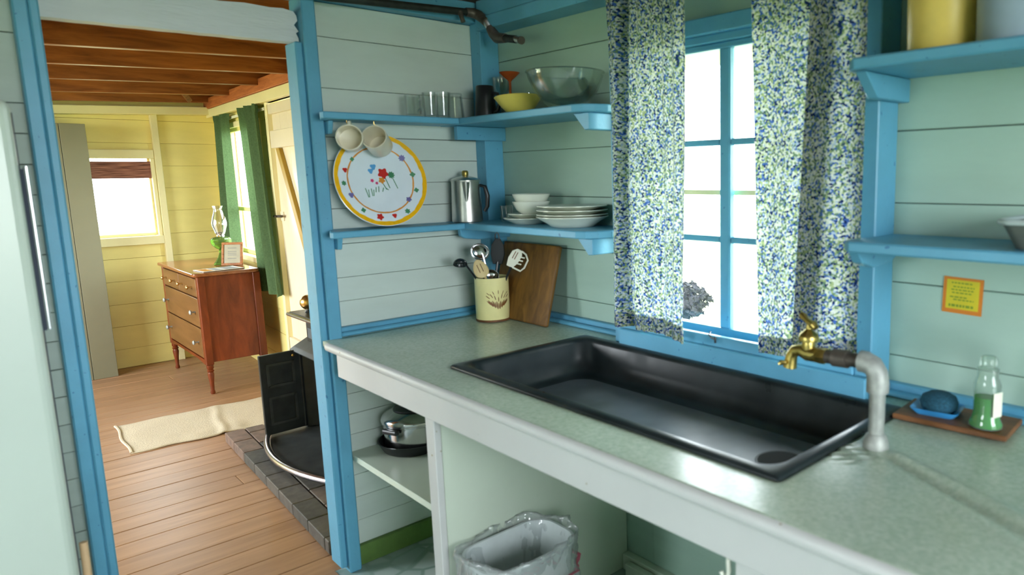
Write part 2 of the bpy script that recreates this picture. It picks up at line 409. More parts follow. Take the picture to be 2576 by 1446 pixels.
def brick_mat():
    m, nt, b = new_mat('hearth_brick')
    v = coords(nt, (1, 1, 1)); n1 = N(nt, 'ShaderNodeTexNoise', i_Scale=26.0, i_Detail=6.0); L(nt, v, n1.inputs['Vector'])
    oi = N(nt, 'ShaderNodeObjectInfo')
    c1 = ramp(nt, oi.outputs['Random'], [(0, srgb(74, 74, 70)), (.6, srgb(96, 92, 86)), (1, srgb(128, 104, 92))])
    c2 = ramp(nt, n1.outputs[0], [(.3, (.62, .62, .62)), (.7, (1.1, 1.08, 1.05))])
    mx = N(nt, 'ShaderNodeMix', data_type='RGBA', blend_type='MULTIPLY'); mx.inputs[0].default_value = 1
    L(nt, c1, mx.inputs[6]); L(nt, c2, mx.inputs[7]); L(nt, mx.outputs[2], b.inputs['Base Color'])
    b.inputs['Roughness'].default_value = .62
    bp = N(nt, 'ShaderNodeBump'); bp.inputs['Strength'].default_value = .5; bp.inputs['Distance'].default_value = .004
    L(nt, n1.outputs[0], bp.inputs['Height']); L(nt, bp.outputs[0], b.inputs['Normal'])
brick_mat()
solid('shrub_leaf', (.022, .022, .026), rough=.8, spec=.1)
solid('siding_dark', (.045, .048, .042), rough=.9)
solid('mortar', srgb(84, 80, 74), rough=.9, var=.2, scale=60)
def grass_mat():
    m, nt, b = new_mat('grass'); v = coords(nt, (1, 1, 1))
    n1 = N(nt, 'ShaderNodeTexNoise', i_Scale=.8, i_Detail=8.0); L(nt, v, n1.inputs['Vector'])
    L(nt, ramp(nt, n1.outputs[0], [(.3, srgb(122, 132, 92)), (.7, srgb(158, 164, 124))]), b.inputs['Base Color']); b.inputs['Roughness'].default_value = .9
grass_mat()

# ================================================================== SETTING
CZ = 0.869                                   # worktop height
# ---- ground outside
g = MB().box(-40, 40, -40, 40, -.55, -.5).build('ground', 'grass')
tag(g, 'green lawn outside the cabin windows', 'ground', kind='structure')

# ---- floor
floor = struct('floor', 'tan painted board floor of the living room and stone-patterned kitchen sheet flooring', 'floor')
bx('subfloor', 'dark_void', floor, -4.2, 4.3, -3.5, .2, -.12, -.022, 0)
x = -4.10; k = 0
while x < -.03:
    w = random.uniform(.125, .150); x1 = min(x + w, -.012)
    cuts = [-3.4] + ([random.uniform(-2.6, -.5)] if random.random() < .55 else []) + [.13]
    for a, b in zip(cuts[:-1], cuts[1:]):
        dz = random.uniform(-.0008, .0008)
        bx('floorboard', 'floor_paint_wood', floor, x + .0015, x1 - .0015, a + .001, b - .001, -.022, dz, .002)
    x = x1; k += 1
bx('threshold', 'floor_paint_wood', floor, -.012, .03, -1.36, -.75, -.02, .003, .002)
bx('sheet_flooring', 'stone_print_lino', floor, -.012, 4.2, -3.4, .0, -.02, 0, 0)

# ---- ceilings
ceiling = struct('ceiling', 'brown timber ceiling with bare joists over the living room', 'ceiling')
for i, x in enumerate([-4.2 + .21 * k for k in range(40)]):
    bx('ceiling_board', 'ceiling_wood', ceiling, x, x + .206, -3.45, .25, 2.235, 2.255, 0)
TJ = Matrix.Translation((0, -.3, 2.0)) @ Matrix.Rotation(R(2.5), 4, 'X') @ Matrix.Translation((0, .3, -2.0))
for x in (-.62, -1.25, -1.86, -2.52, -3.26, -3.92):
    bx('joist', 'joist_wood', ceiling, x - .045, x, -3.45, .20, 2.0, 2.20, .002, m=TJ)
MB().tube([(-3.9, -.15, 2.02), (-3.55, -.3, 2.10)], .022, 4).build('bridging_strut', 'joist_wood', ceiling)
for y in (-.55, -1.2, -1.85, -2.5, -3.1):
    bx('joist', 'ceiling_wood', ceiling, .06, 4.2, y - .045, y, 2.075, 2.235, .002)

def planks(parent, name, mat, zs, axis, a, b, face, thick, gap=.0026, holes=(), m=None, jitter=.0012):
    """horizontal boards between the joint heights zs; axis 'x' runs along x at y=face..face+thick, 'y' runs along y at x=face-thick..face"""
    for z0, z1 in zip(zs[:-1], zs[1:]):
        spans = [(a, b)]
        for (h0, h1, hz0, hz1) in holes:
            if z1 > hz0 + .002 and z0 < hz1 - .002:
                if z0 < hz0 - .01 or z1 > hz1 + .01:
                    # board crosses the hole edge: cut it down to the part outside the hole
                    parts = []
                    if z0 < hz0 - .01: parts.append((z0, hz0))
                    if z1 > hz1 + .01: parts.append((hz1, z1))
                    for (p0, p1) in parts:
                        _plank(parent, name, mat, axis, h0, h1, face, thick, p0, p1, gap, m, jitter)
                spans = [(s0, s1) for q in spans for (s0, s1) in ((q[0], min(q[1], h0)), (max(q[0], h1), q[1])) if s1 - s0 > .01]
        for s0, s1 in spans:
            _plank(parent, name, mat, axis, s0, s1, face, thick, z0, z1, gap, m, jitter)
def _plank(parent, name, mat, axis, s0, s1, face, thick, z0, z1, gap, m, jitter):
    j = random.uniform(-jitter, jitter); g0 = gap * random.uniform(.35, 1.0)
    if axis == 'x': bx(name, mat, parent, s0, s1, face + j, face + thick, z0 + g0 / 2, z1 - g0 / 2, .0012, m=m)
    else: bx(name, mat, parent, face - thick, face + j, s0, s1, z0 + g0 / 2, z1 - g0 / 2, .0012, m=m)

# ---- partition wall with the doorway (kitchen side x = 0)
wl = struct('wall_left', 'white board partition wall with blue posts and open doorway to the living room', 'wall')
ZJ = [.06, .166, .256, .342, .42, .498, .574, .65, .735, .82, .898, .988, 1.072, 1.19, 1.314, 1.398, 1.478, 1.558, 1.72, 1.887, 1.999]
planks(wl, 'plank', 'kitchen_boards', ZJ, 'y', -.70, .0, 0, .016)
ZL = [.03, .11, .19, .27, .35, .43, .508, .588, .667, .748, .828, .907, .986, 1.066, 1.146, 1.225, 1.303, 1.385, 1.465, 1.545, 1.623, 1.80, 1.999]
planks(wl, 'plank', 'kitchen_boards_old', ZL, 'y', -3.4, -1.40, 0, .016)
bx('backing_board', 'siding_dark', wl, -.034, -.0165, -.70, 0, 0, 2.0, 0)
bx('backing_board', 'siding_dark', wl, -.034, -.0165, -3.4, -1.40, 0, 2.0, 0)
bx('living_room_panel', 'yellow_paint', wl, -.059, -.034, -.68, .0, 0, 2.0, 0)
bx('living_room_panel', 'yellow_paint', wl, -.059, -.034, -3.4, -1.41, 0, 2.0, 0)
bx('top_plate', 'blue_paint', wl, -.06, .05, -3.4, .0, 2.0, 2.075, .003)
bx('sole_board', 'moss_board', wl, 0, .022, -.675, -.02, .0, .075, .002)
bx('corner_post', 'blue_paint', wl, 0, .07, -.082, 0, .87, 2.0, .003)
bx('doorway_post', 'blue_paint', wl, -.06, .05, -.718, -.676, .0, 2.0, .004)
bx('doorway_post', 'blue_paint', wl, -.06, .05, -1.413, -1.382, .0, 2.0, .004)
tr1 = bx('trim_1', 'blue_paint', None, -.06, .031, -.741, -.718, .02, 1.857, .004); tag(tr1, 'blue jamb board lining the right side of the doorway', 'trim', kind='structure')
tr2 = bx('trim_2', 'blue_paint', None, -.06, .052, -1.3815, -1.361, .0, 2.0, .004); tag(tr2, 'blue jamb board lining the left side of the doorway', 'trim', kind='structure')
# rough white header board between the doorway posts, its right end chewed
hb = MB(); n = 24; pts = []
for i in range(n + 1):
    pts.append((-1.361 + (.64) * i / n, 1.846 + .010 * i / n + .0005 * math.sin(i * 1.7)))
end = [(-.721, 1.87), (-.728, 1.885), (-.719, 1.892), (-.732, 1.91), (-.72, 1.925), (-.722, 1.94)]
top = [(-.73, 1.952), (-.76, 1.958)] + [(-.80 - .56 * i / 8, 1.955 + .003 * math.sin(i * 2.1)) for i in range(9)]
hb.prism(pts + end + top + [(-1.361, 1.955)], -.035, .012, 'x')
tr3 = hb.build('trim_3', 'header_paint', None, bevel=.002); tag(tr3, 'rough white header board across the top of the doorway', 'trim', kind='structure')

# ---- window wall of the kitchen (inner face y = 0)
wr = struct('wall_right', 'white horizontal board kitchen wall with blue studs around the window', 'wall')
ZR = [.03, .25, .44, .62, .80, .965, 1.149, 1.341, 1.512, 1.69, 1.86, 2.06]
WX0, WX1, WZ0, WZ1 = .885, 1.69, .925, 1.812
planks(wr, 'plank', 'window_wall_boards', ZR, 'x', .0, WX0, 0, .016)
planks(wr, 'plank', 'window_wall_boards', ZR, 'x', WX1, 4.2, 0, .016)
planks(wr, 'plank', 'window_wall_boards', [.03, .25, .44, .62, .80, WZ0], 'x', WX0, WX1, 0, .016)
planks(wr, 'plank', 'window_wall_boards', [WZ1, 1.86, 2.06], 'x', WX0, WX1, 0, .016)
for (a, b, c, d) in ((-.06, WX0, -.1, 2.26), (WX1, 4.25, -.1, 2.26), (WX0, WX1, -.1, WZ0), (WX0, WX1, WZ1, 2.26)):
    bx('outer_siding', 'siding_dark', wr, a, b, .0165, .05, c, d, 0)
bx('top_plate', 'blue_paint', wr, .07, 4.2, -.10, 0, 1.965, 2.012, .003)
bx('top_plate', 'blue_paint', wr, .07, 4.2, -.093, 0, 2.013, 2.075, .003)
bx('stud', 'blue_paint', wr, .82, .866, -.098, 0, .87, 1.965, .003)
bx('stud', 'blue_paint', wr, 1.69, 1.735, -.098, 0, .87, 1.965, .003)
bx('stud', 'blue_paint', wr, 2.62, 2.665, -.098, 0, .87, 1.965, .003)
bx('floor_board_edge', 'cupboard_paint', wr, .755, 1.86, -.03, 0, .0, .06, .002)

# ---- kitchen window
w1 = struct('window_1', 'kitchen window with blue sash bars and white daylight between the printed curtains', 'window', (1.28, 0, WZ0))
bx('frame_head', 'blue_paint', w1, WX0, WX1, -.030, .03, 1.812, 1.858, .003)
bx('frame_head', 'blue_paint', w1, WX0, WX1, -.012, .03, 1.790, 1.812, .002)
bx('frame_side', 'blue_paint', w1, .866, .90, -.02, .03, WZ0, 1.812, .002)
bx('frame_side', 'blue_paint', w1, 1.672, 1.69, -.02, .03, WZ0, 1.812, .002)
sash = bx('sash_rail', 'blue_paint', w1, .90, 1.672, .004, .036, 1.772, 1.79, .003)
bx('sash_rail', 'blue_paint', w1, .90, 1.672, .004, .036, WZ0, .952, .003)
bx('sash_stile', 'blue_paint', w1, .90, .935, .004, .036, .95, 1.775, .003)
bx('sash_stile', 'blue_paint', w1, 1.645, 1.672, .004, .036, .95, 1.775, .003)
for xm in (1.199, 1.465):
    bx('muntin', 'blue_paint', w1, xm - .020, xm + .020, .006, .034, .95, 1.775, .005)
for zm in (1.508, 1.221):
    for (a, b) in ((.935, 1.179), (1.219, 1.445), (1.485, 1.645)):
        bx('muntin', 'blue_paint', w1, a, b, .010, .030, zm - .0095, zm + .0095, .004)
for (a, b) in ((.935, 1.179), (1.219, 1.445), (1.485, 1.645)):
    for (c, d) in ((.952, 1.2115), (1.2305, 1.4985), (1.5175, 1.772)):
        bx('pane', 'window_glass', w1, a, b, .018, .020, c, d, 0)
bx('storm_rail', 'cream_trim', w1, .90, 1.672, .046, .056, 1.352, 1.368, .001)
bx('sill', 'blue_paint', w1, .866, 1.69, -.085, .004, .90, .925, .003)
bx('sill_rail', 'blue_paint', w1, .866, 1.69, -.1045, -.0855, CZ + .001, .956, .003)
bx('sill_apron', 'blue_paint', w1, .866, 1.735, -.125, -.105, CZ + .001, .927, .003)
hk = MB().tube([(1.226, -.09, .962), (1.232, -.106, .957), (1.246, -.110, .951), (1.262, -.113, .948)], .0022, 6).tube([(1.262, -.113, .940), (1.264, -.116, .948), (1.262, -.113, .956)], .0035, 6)
hk.build('hook_and_eye', 'hook_wire', w1, smooth=True)

bx('wall_end_cap', 'siding_dark', wr, -.082, -.0605, -.14, .05, -.1, 2.26, 0)
# ---- unseen walls that close the kitchen and living room (window openings placed and sized to light the rooms)
wb = struct('wall_back', 'white kitchen wall behind the camera with a wide window', 'wall')
for (a, b, c, d) in ((.0, .9, 0, 2.24), (1.6, 4.2, 0, 2.24), (.9, 1.6, 0, .80), (.9, 1.6, 1.50, 2.24)):
    bx('wall_panel', 'kitchen_boards', wb, a, b, -3.45, -3.4, c, d, 0)
we = struct('wall_end', 'white kitchen end wall with a window beyond the worktop', 'wall')
for (a, b, c, d) in ((-3.45, -2.15, 0, 2.24), (-.65, .05, 0, 2.24), (-2.15, -.65, 0, .95), (-2.15, -.65, 1.95, 2.24)):
    bx('wall_panel', 'kitchen_boards', we, 4.2, 4.25, a, b, c, d, 0)
ws = struct('wall_side', 'yellow living room wall out of view with an opening added to let daylight in', 'wall')  # unseen wall; its window opening is added to brighten the living room
for (a, b, c, d) in ((-4.15, -3.65, 0, 2.24), (-1.15, .0, 0, 2.24), (-3.65, -1.15, 0, .65), (-3.65, -1.15, 1.95, 2.24)):
    bx('wall_panel', 'yellow_paint', ws, a, b, -3.45, -3.4, c, d, 0)

# ---- living room far wall (x = -4.1)
wf = struct('wall_far', 'yellow horizontal board far wall of the living room', 'wall')
ZF = [.0, .145, .32, .49, .665, .835, 1.008, 1.185, 1.361, 1.529, 1.70, 1.87, 2.05]
FY0, FY1, FZ0, FZ1 = -.80, -.405, .995, 1.585
planks(wf, 'plank', 'yellow_paint', ZF, 'y', -3.4, .12, -4.1, .016, gap=.0022, holes=[(FY0, FY1, FZ0, FZ1)])
for (a, b, c, d) in ((-3.45, FY0, -.1, 2.26), (FY1, .15, -.1, 2.26), (FY0, FY1, -.1, FZ0), (FY0, FY1, FZ1, 2.26)):
    bx('outer_siding', 'joist_wood', wf, -4.16, -4.117, a, b, c, d, 0)
bx('top_plate', 'cream_trim', wf, -4.1, -4.0, -3.4, .06, 1.925, 1.985, .004, m=Matrix.Translation((0, 0, 2.0)) @ Matrix.Rotation(R(2.2), 4, 'X') @ Matrix.Translation((0, 0, -2.0)))
bx('stud', 'cream_trim', wf, -4.1, -4.055, -.381, -.337, .0, 1.925, .003)
bx('stud', 'cream_trim', wf, -4.1, -4.055, -1.30, -1.256, .0, 1.89, .003)
w2 = struct('window_2', 'small far living room window under a rolled bamboo shade', 'window', (-4.1, -.6, 1.0))
bx('frame_head', 'cream_trim', w2, -4.115, -4.065, -.82, -.382, 1.585, 1.65, .003)
bx('frame_side', 'cream_trim', w2, -4.115, -4.07, -.407, -.382, .99, 1.585, .003)
bx('frame_side', 'cream_trim', w2, -4.115, -4.07, -.825, -.80, .99, 1.585, .003)
bx('sill', 'cream_trim', w2, -4.115, -4.055, -.83, -.381, .935, .998, .003)
bx('sash_stile', 'cream_trim', w2, -4.14, -4.12, -.42, -.404, 1.0, 1.585, .002)
bx('sash_stile', 'cream_trim', w2, -4.14, -4.12, -.80, -.786, 1.0, 1.585, .002)
bx('sash_rail', 'cream_trim', w2, -4.14, -4.12, -.79, -.415, .995, 1.02, .002)
bx('pane', 'window_glass', w2, -4.132, -4.130, -.79, -.418, 1.02, 1.585, 0)
sh = thing('bamboo_shade', 'brown bamboo roll-up shade at the top of the far window', 'blind', (-4.08, -.6, 1.44))
sl = MB()
for i in range(24):
    z = 1.437 + i * .0052; dx = .0022 * (i % 2)
    bx('slat', 'bamboo_shade', sh, -4.098 + dx, -4.094 + dx, -.795, -.408, z - .0006, z + .0060, 0)

# ---- living room right-hand wall, slightly out of square
WM = Matrix.Translation((-4.1, .06, 0)) @ Matrix.Rotation(-math.atan(.045), 4, 'Z')
def U(xw): return (xw + 4.1) * 1.001
wfr = struct('wall_far_right', 'yellow board living room wall with green curtained window and white plank door', 'wall')
LX0, LX1, LZ0, LZ1 = U(-3.73), U(-2.88), .86, 1.80
DX0, DX1 = U(-2.545), U(-1.72)
ZW = [.0, .17, .34, .52, .69, .86, 1.03, 1.20, 1.37, 1.54, 1.71, 1.81, 1.985]
planks(wfr, 'plank', 'yellow_paint', ZW, 'x', .0, DX0, 0, .016, gap=.0022, holes=[(LX0, LX1, LZ0, LZ1)], m=WM)
planks(wfr, 'plank', 'yellow_paint', ZW, 'x', DX1, U(-.06), 0, .016, gap=.0022, m=WM)
for (a, b, c, d) in ((-.06, LX0, -.1, 2.26), (LX1, DX0, -.1, 2.26), (DX1, U(-.06), -.1, 2.26), (LX0, LX1, -.1, LZ0), (LX0, LX1, LZ1, 2.26), (DX0, DX1, 1.91, 2.26)):
    bx('outer_siding', 'joist_wood', wfr, a, b, .0165, .05, c, d, 0, m=WM)
bx('wall_plate', 'cream_trim', wfr, .0, U(-.06), -.06, 0, 1.905, 1.97, .003, m=WM)
bx('wall_plate', 'red_beam', wfr, .0, U(-.06), -.07, 0, 1.972, 2.05, .004, m=WM)
w3 = struct('window_3', 'tall living room window half hidden by green curtains', 'window', (-3.3, .03, .86))
bx('frame_side', 'cream_trim', w3, LX0 - .05, LX0, -.02, .03, .84, 1.83, .003, m=WM)
bx('frame_side', 'cream_trim', w3, LX1, LX1 + .05, -.02, .03, .84, 1.83, .003, m=WM)
bx('frame_head', 'cream_trim', w3, LX0, LX1, -.02, .03, 1.80, 1.84, .003, m=WM)
bx('sill', 'cream_trim', w3, LX0 - .05, LX1 + .05, -.05, .03, .82, .86, .003, m=WM)
bx('sash_stile', 'yellow_paint', w3, LX0, LX0 + .04, .0, .03, .86, 1.80, .003, m=WM)
bx('sash_stile', 'yellow_paint', w3, LX1 - .04, LX1, .0, .03, .86, 1.80, .003, m=WM)
for z in (.86, 1.18, 1.775):
    bx('sash_rail', 'yellow_paint', w3, LX0 + .04, LX1 - .04, .004, .026, z, z + .03, .003, m=WM)
for (c, d) in ((.89, 1.18), (1.21, 1.775)):
    bx('pane', 'window_glass', w3, LX0 + .04, LX1 - .04, .014, .016, c, d, 0, m=WM)
d1 = struct('door_1', 'cream plank door with diagonal brace beside the green curtain', 'door', (-2.2, -.02, 0))
bx('frame_side', 'cream_trim', d1, DX0 - .045, DX0, -.03, .02, 0, 1.93, .003, m=WM)
bx('frame_head', 'cream_trim', d1, DX0 - .045, DX1 + .045, -.03, .02, 1.905, 1.945, .003, m=WM)
npl = 5
for i in range(npl):
    a = DX0 + .004 + (DX1 - DX0 - .008) * i / npl; b = DX0 + .004 + (DX1 - DX0 - .008) * (i + 1) / npl
    bx('plank', 'door_paint', d1, a + .001, b - .001, -.002, .02, .02, 1.895, .002, m=WM)
for (c, d) in ((1.83, 1.893), (1.615, 1.725), (.25, .36)):
    bx('rail', 'door_paint', d1, DX0 + .01, DX1 - .01, -.026, -.0025, c, d, .003, m=WM)
br = MB(); br.m = WM
br.prism([(U(-2.44), 1.612), (U(-2.375), 1.612), (U(-1.74), .56), (U(-1.74), .45)], -.026, -.0025, 'y')
br.build('brace', 'brace_shade', d1, bevel=.002)
lt = MB(); lt.m = WM
lt.box(U(-2.535), U(-2.47), -.008, -.003, 1.145, 1.205)
lh = lt.build('latch_plate', 'door_paint', d1)
lt = MB(); lt.m = WM
lt.tube([(U(-2.60), -.03, 1.172), (U(-2.44), -.03, 1.178)], .008, 8).tube([(U(-2.505), -.004, 1.175), (U(-2.505), -.05, 1.175)], .007, 8)
lt.build('bolt', 'iron_pipe', lh, smooth=True)

# ================================================================== KITCHEN FITTINGS
# ---- worktop with the sink cut-out; the covering on the right is loose and creased
SX0, SX1, SY0, SY1 = .690, 1.828, -.622, -.118
def wrinkle(x, y):
    if x < 1.72: return 0.0
    z = 0.0
    a = Vector((1.91, -.385)); b = Vector((2.60, -.70)); d = (b - a).normalized()
    p = Vector((x, y)) - a; t = p.dot(d); q = p.x * d.y - p.y * d.x
    if t > -.02:
        w = .009 + .018 * max(t, 0); k = min(1, max(0, (t + .02) / .05))
        z += k * (-.0100 * math.exp(-(q / w) ** 2) + .0090 * math.exp(-((q + 2.0 * w) / (w * 1.3)) ** 2) + .0060 * math.exp(-((q - 2.0 * w) / (w * 1.3)) ** 2))
    # small puckers in front of the tap pipe
    r = math.hypot(x - 1.86, y + .42)
    z += .0045 * math.exp(-(r / .05) ** 2) * math.sin((x * 1.0 + y * 1.6) * 190)
    z += .0010 * noise.noise(Vector((x * 9, y * 9, 0))) * min(1, (x - 1.72) / .1)
    return z
top = thing('worktop', 'pale green-grey kitchen worktop with white front edge under the window', 'counter', (1.3, -.37, .7))
xs = [.046] + [.05 + .02 * i for i in range(1, 32)] + [SX0] + [.71 + .04 * i for i in range(28)] + [SX1] + [1.84 + .010 * i for i in range(90)] + [2.75 + .1 * i for i in range(12)]
ys = [-.742] + [-.735 + .0113 * i for i in range(10)] + [SY0] + [-.612 + .0123 * i for i in range(40)] + [SY1] + [-.105 + .02 * i for i in range(5)] + [.0]
mb = MB(); idx = {}
for j, y in enumerate(ys):
    for i, x in enumerate(xs):
        idx[i, j] = len(mb.v); mb.v.append((x, y, CZ + wrinkle(x, y)))
i0, i1, j0, j1 = xs.index(SX0), xs.index(SX1), ys.index(SY0), ys.index(SY1)
for j in range(len(ys) - 1):
    for i in range(len(xs) - 1):
        if i0 <= i < i1 and j0 <= j < j1: continue
        mb.f.append((idx[i, j], idx[i + 1, j], idx[i + 1, j + 1], idx[i, j + 1]))
surf = mb.build('surface', 'counter_laminate', top, smooth=True, weld=False)
sm = surf.modifiers.new('thickness', 'SOLIDIFY'); sm.thickness = .018; sm.offset = -1
nose = MB(); prof = [(-.742, CZ + .0005), (-.748, CZ - .001), (-.753, CZ - .006), (-.754, CZ - .014), (-.752, CZ - .022), (-.747, CZ - .027), (-.738, CZ - .027), (-.738, CZ - .019), (-.742, CZ - .019)]
nose.prism(prof, .088, 3.9, 'x'); nose.build('front_nosing', 'apron_paint', top, smooth=True, auto=60)
ap = bx('apron', 'apron_paint', top, .135, 3.9, -.735, -.717, .757, CZ - .028, .003)
bx('carcass_rail', 'cupboard_paint', top, .10, 3.9, -.715, -.69, .79, CZ - .02, .002)

# ---- skirting strips where worktop meets the walls
t4 = struct('trim_4', 'blue painted strip along the worktop on the partition wall', 'trim', (.02, -.35, CZ))
bx('back_strip', 'blue_paint', t4, .0, .022, -.675, -.082, CZ + .001, .899, .002)
bx('front_strip', 'blue_paint', t4, .0225, .046, -.675, -.046, CZ + .001, .885, .004)
t5 = struct('trim_5', 'blue painted strip along the worktop on the window wall', 'trim', (.5, -.02, CZ))
bx('back_strip', 'blue_paint', t5, .071, .82, -.022, .0, CZ + .001, .90, .002)
bx('front_strip', 'blue_paint', t5, .047, .86, -.046, -.0225, CZ + .001, .885, .004)
bx('back_strip', 'blue_paint', t5, 1.736, 4.2, -.022, .0, CZ + .002, .90, .002)
bx('front_strip', 'blue_paint', t5, 1.736, 4.2, -.046, -.0225, CZ + .002, .885, .004)

# ---- cupboard under the worktop
cb = thing('base_cupboard', 'pale green open cupboard framing below the worktop', 'cupboard', (1.2, -.4, 0))
bx('divider_panel', 'cupboard_paint', cb, .712, .752, -.70, -.002, .0, .756, .002)
bx('face_stile', 'apron_paint', cb, .705, .753, -.722, -.701, .0, .757, .002)
bx('shelf', 'cupboard_paint', cb, .0005, .711, -.672, -.03, .413, .435, .003)
bx('face_stile', 'apron_paint', cb, 1.81, 1.868, -.722, -.69, .0, .757, .002)
bx('divider_panel', 'cupboard_paint', cb, 1.815, 1.84, -.689, -.002, .0, .84, .002)
bx('shelf', 'cupboard_paint', cb, 1.84, 3.0, -.69, -.03, .60, .62, .003)
bx('kick_board', 'cupboard_paint', cb, .80, .98, -.06, -.035, .0, .05, .002)
wh = MB().tube([(1.80, -.712, .745), (1.795, -.712, .752), (1.788, -.712, .748), (1.787, -.712, .735), (1.789, -.712, .72), (1.784, -.712, .706), (1.776, -.712, .704), (1.771, -.712, .712)], .0045, 8)
wh.build('white_hook', 'white_hook', cb, smooth=True)

# ---- sink
sk = thing('sink', 'long black enamel drop-in sink below the kitchen window', 'sink', (1.26, -.37, .70))
def rrect(x0, x1, y0, y1, r, n=8):
    pts = []
    for (cx, cy, a0) in ((x1 - r, y0 + r, -90), (x1 - r, y1 - r, 0), (x0 + r, y1 - r, 90), (x0 + r, y0 + r, 180)):
        for i in range(n + 1):
            a = R(a0 + 90 * i / n); pts.append((cx + r * math.cos(a), cy + r * math.sin(a)))
    return pts
loops = []
for (ins, r, z) in ((0.0, .006, CZ - .004), (0.0, .006, CZ + .005), (.004, .007, CZ + .009), (.026, .040, CZ + .010), (.034, .050, CZ + .006), (.038, .054, CZ - .004), (.046, .060, CZ - .05), (.056, .066, .782), (.072, .07, .770), (.12, .06, .7665)):
    loops.append([(p[0], p[1], z) for p in rrect(SX0 - .004 + ins, SX1 + .004 - ins, SY0 - .004 + ins, SY1 + .004 - ins, r)])
mb = MB(); nn = len(loops[0])
for lp in loops: mb.v += lp
for k in range(len(loops) - 1):
    for i in range(nn): mb.f.append((k * nn + i, k * nn + (i + 1) % nn, (k + 1) * nn + (i + 1) % nn, (k + 1) * nn + i))
mb.f.append(tuple((len(loops) - 1) * nn + i for i in range(nn)))
basin = mb.build('basin', 'sink_enamel', sk, smooth=True, auto=50)
sm = basin.modifiers.new('thickness', 'SOLIDIFY'); sm.thickness = .003; sm.offset = -1
MB().prism(rrect(SX0 + .075, SX1 - .075, SY0 + .075, SY1 - .075, .07), .7668, .7682, 'z').build('basin_floor', 'sheen_enamel', sk)
MB().lathe([(.050, .7685), (.056, .7698), (.058, .7688), (.058, .7675)], (1.645, -.345, 0), 32, cap0=False, cap1=False).build('drain_ring', 'cast_iron', sk, smooth=True)
MB().lathe([(.0, .7688), (.052, .7689)], (1.645, -.345, 0), 32).build('drain_hole', 'dark_void', sk)

# ---- tap on a galvanised pipe
tp = thing('tap', 'brass garden tap on a bent galvanised pipe at the sink end', 'tap', (1.884, -.36, CZ))
MB().tube([(1.884, -.36, CZ + .002), (1.884, -.36, 1.005)], .0155, 20).build('riser_pipe', 'galvanised', tp, smooth=True)
MB().lathe([(.026, CZ + .001), (.026, CZ + .010), (.021, CZ + .024), (.017, CZ + .03)], (1.884, -.36, 0), 20).build('floor_collar', 'galvanised', tp, smooth=True)
MB().tube([(1.884, -.36, .985), (1.884, -.36, 1.005), (1.882, -.36, 1.022), (1.872, -.36, 1.036), (1.856, -.36, 1.041), (1.846, -.36, 1.041)], [.022, .022, .0215, .0215, .022, .022], 20).build('elbow', 'galvanised', tp, smooth=True)
MB().tube([(1.85, -.36, 1.041), (1.765, -.36, 1.037)], .0145, 16).build('arm_pipe', 'iron_pipe', tp, smooth=True)
MB().tube([(1.818, -.36, 1.0395), (1.785, -.36, 1.038)], .0185, 16).build('coupling', 'iron_pipe', tp, smooth=True)
bt = MB().tube([(1.768, -.36, 1.037), (1.762, -.36, 1.037), (1.740, -.36, 1.036)], [.017, .018, .016], 6)
bt.build('hex_nut', 'brass_tap', tp)
MB().tube([(1.745, -.36, 1.036), (1.722, -.36, 1.036), (1.705, -.36, 1.040), (1.690, -.36, 1.037), (1.682, -.36, 1.024), (1.679, -.36, 1.006), (1.678, -.36, .998)], [.0155, .0165, .0135, .0125, .013, .0145, .0150], 18).build('spout', 'brass_tap', tp, smooth=True)
MB().lathe([(.013, 1.040), (.0145, 1.056), (.0135, 1.062), (.021, 1.064), (.022, 1.072), (.0195, 1.078), (.011, 1.086), (.006, 1.090), (.0055, 1.103)], (1.724, -.36, 0), 20).build('bonnet', 'brass_tap', tp, smooth=True)
MB().tube([(1.700, -.352, 1.117), (1.708, -.355, 1.113), (1.716, -.357, 1.107), (1.724, -.36, 1.104), (1.732, -.363, 1.103), (1.740, -.366, 1.100), (1.746, -.368, 1.096)], [.006, .0085, .006, .0065, .007, .0095, .006], 12).build('handle', 'brass_tap', tp, smooth=True)
MB().tube([(1.680, -.378, 1.012), (1.672, -.385, 1.012), (1.668, -.388, 1.008)], [.005, .006, .004], 8).build('hose_lug', 'brass_tap', tp, smooth=True)

# ---- shelves in the corner (each board with its brackets is one unit)
def corner_shelf(zt, nm, label_p, label_w, low):
    s1 = thing('wall_shelf', label_p, 'shelf', (.07, -.38, zt), 'corner shelves beside the window')
    mb = MB().prism([(.0, -.672), (.135, -.722), (.15, -.715), (.15, -.235), (.0, -.235)], zt - .022, zt, 'z')
    mb.build('board', 'blue_paint', s1, bevel=.003)
    # small bracket against the doorway post
    MB().prism([(.0, zt - .023), (.085, zt - .023), (.070, zt - .066), (.0, zt - .066)], -.6755, -.661, 'y').build('bracket', 'blue_paint', s1, bevel=.002)
    s2 = thing('wall_shelf', label_w, 'shelf', (.45, -.12, zt), 'corner shelves beside the window')
    MB().prism([(.0, .0), (.0, -.234), (.80, -.236), (.835, -.225), (.862, -.195), (.872, -.15), (.872, -.099), (.82, -.099), (.82, .0)], zt - .023, zt + .001, 'z').build('board', 'blue_paint', s2, bevel=.003)
    if low:
        MB().prism([(.0, zt - .024), (-.225, zt - .024), (-.222, zt - .052), (-.205, zt - .062), (-.15, zt - .070), (.0, zt - .070)], .0705, .094, 'x').build('bracket', 'blue_paint', s2, bevel=.003)
    else:
        MB().prism([(.0, zt - .024), (-.215, zt - .024), (-.215, zt - .075), (.0, zt - .075)], .0705, .094, 'x').build('bracket', 'blue_paint', s2, bevel=.002)
    MB().prism([(.770, zt - .024), (.845, zt - .024), (.845, zt - .074), (.822, zt - .076)], -.205, -.099, 'y').build('bracket', 'blue_paint', s2, bevel=.002)
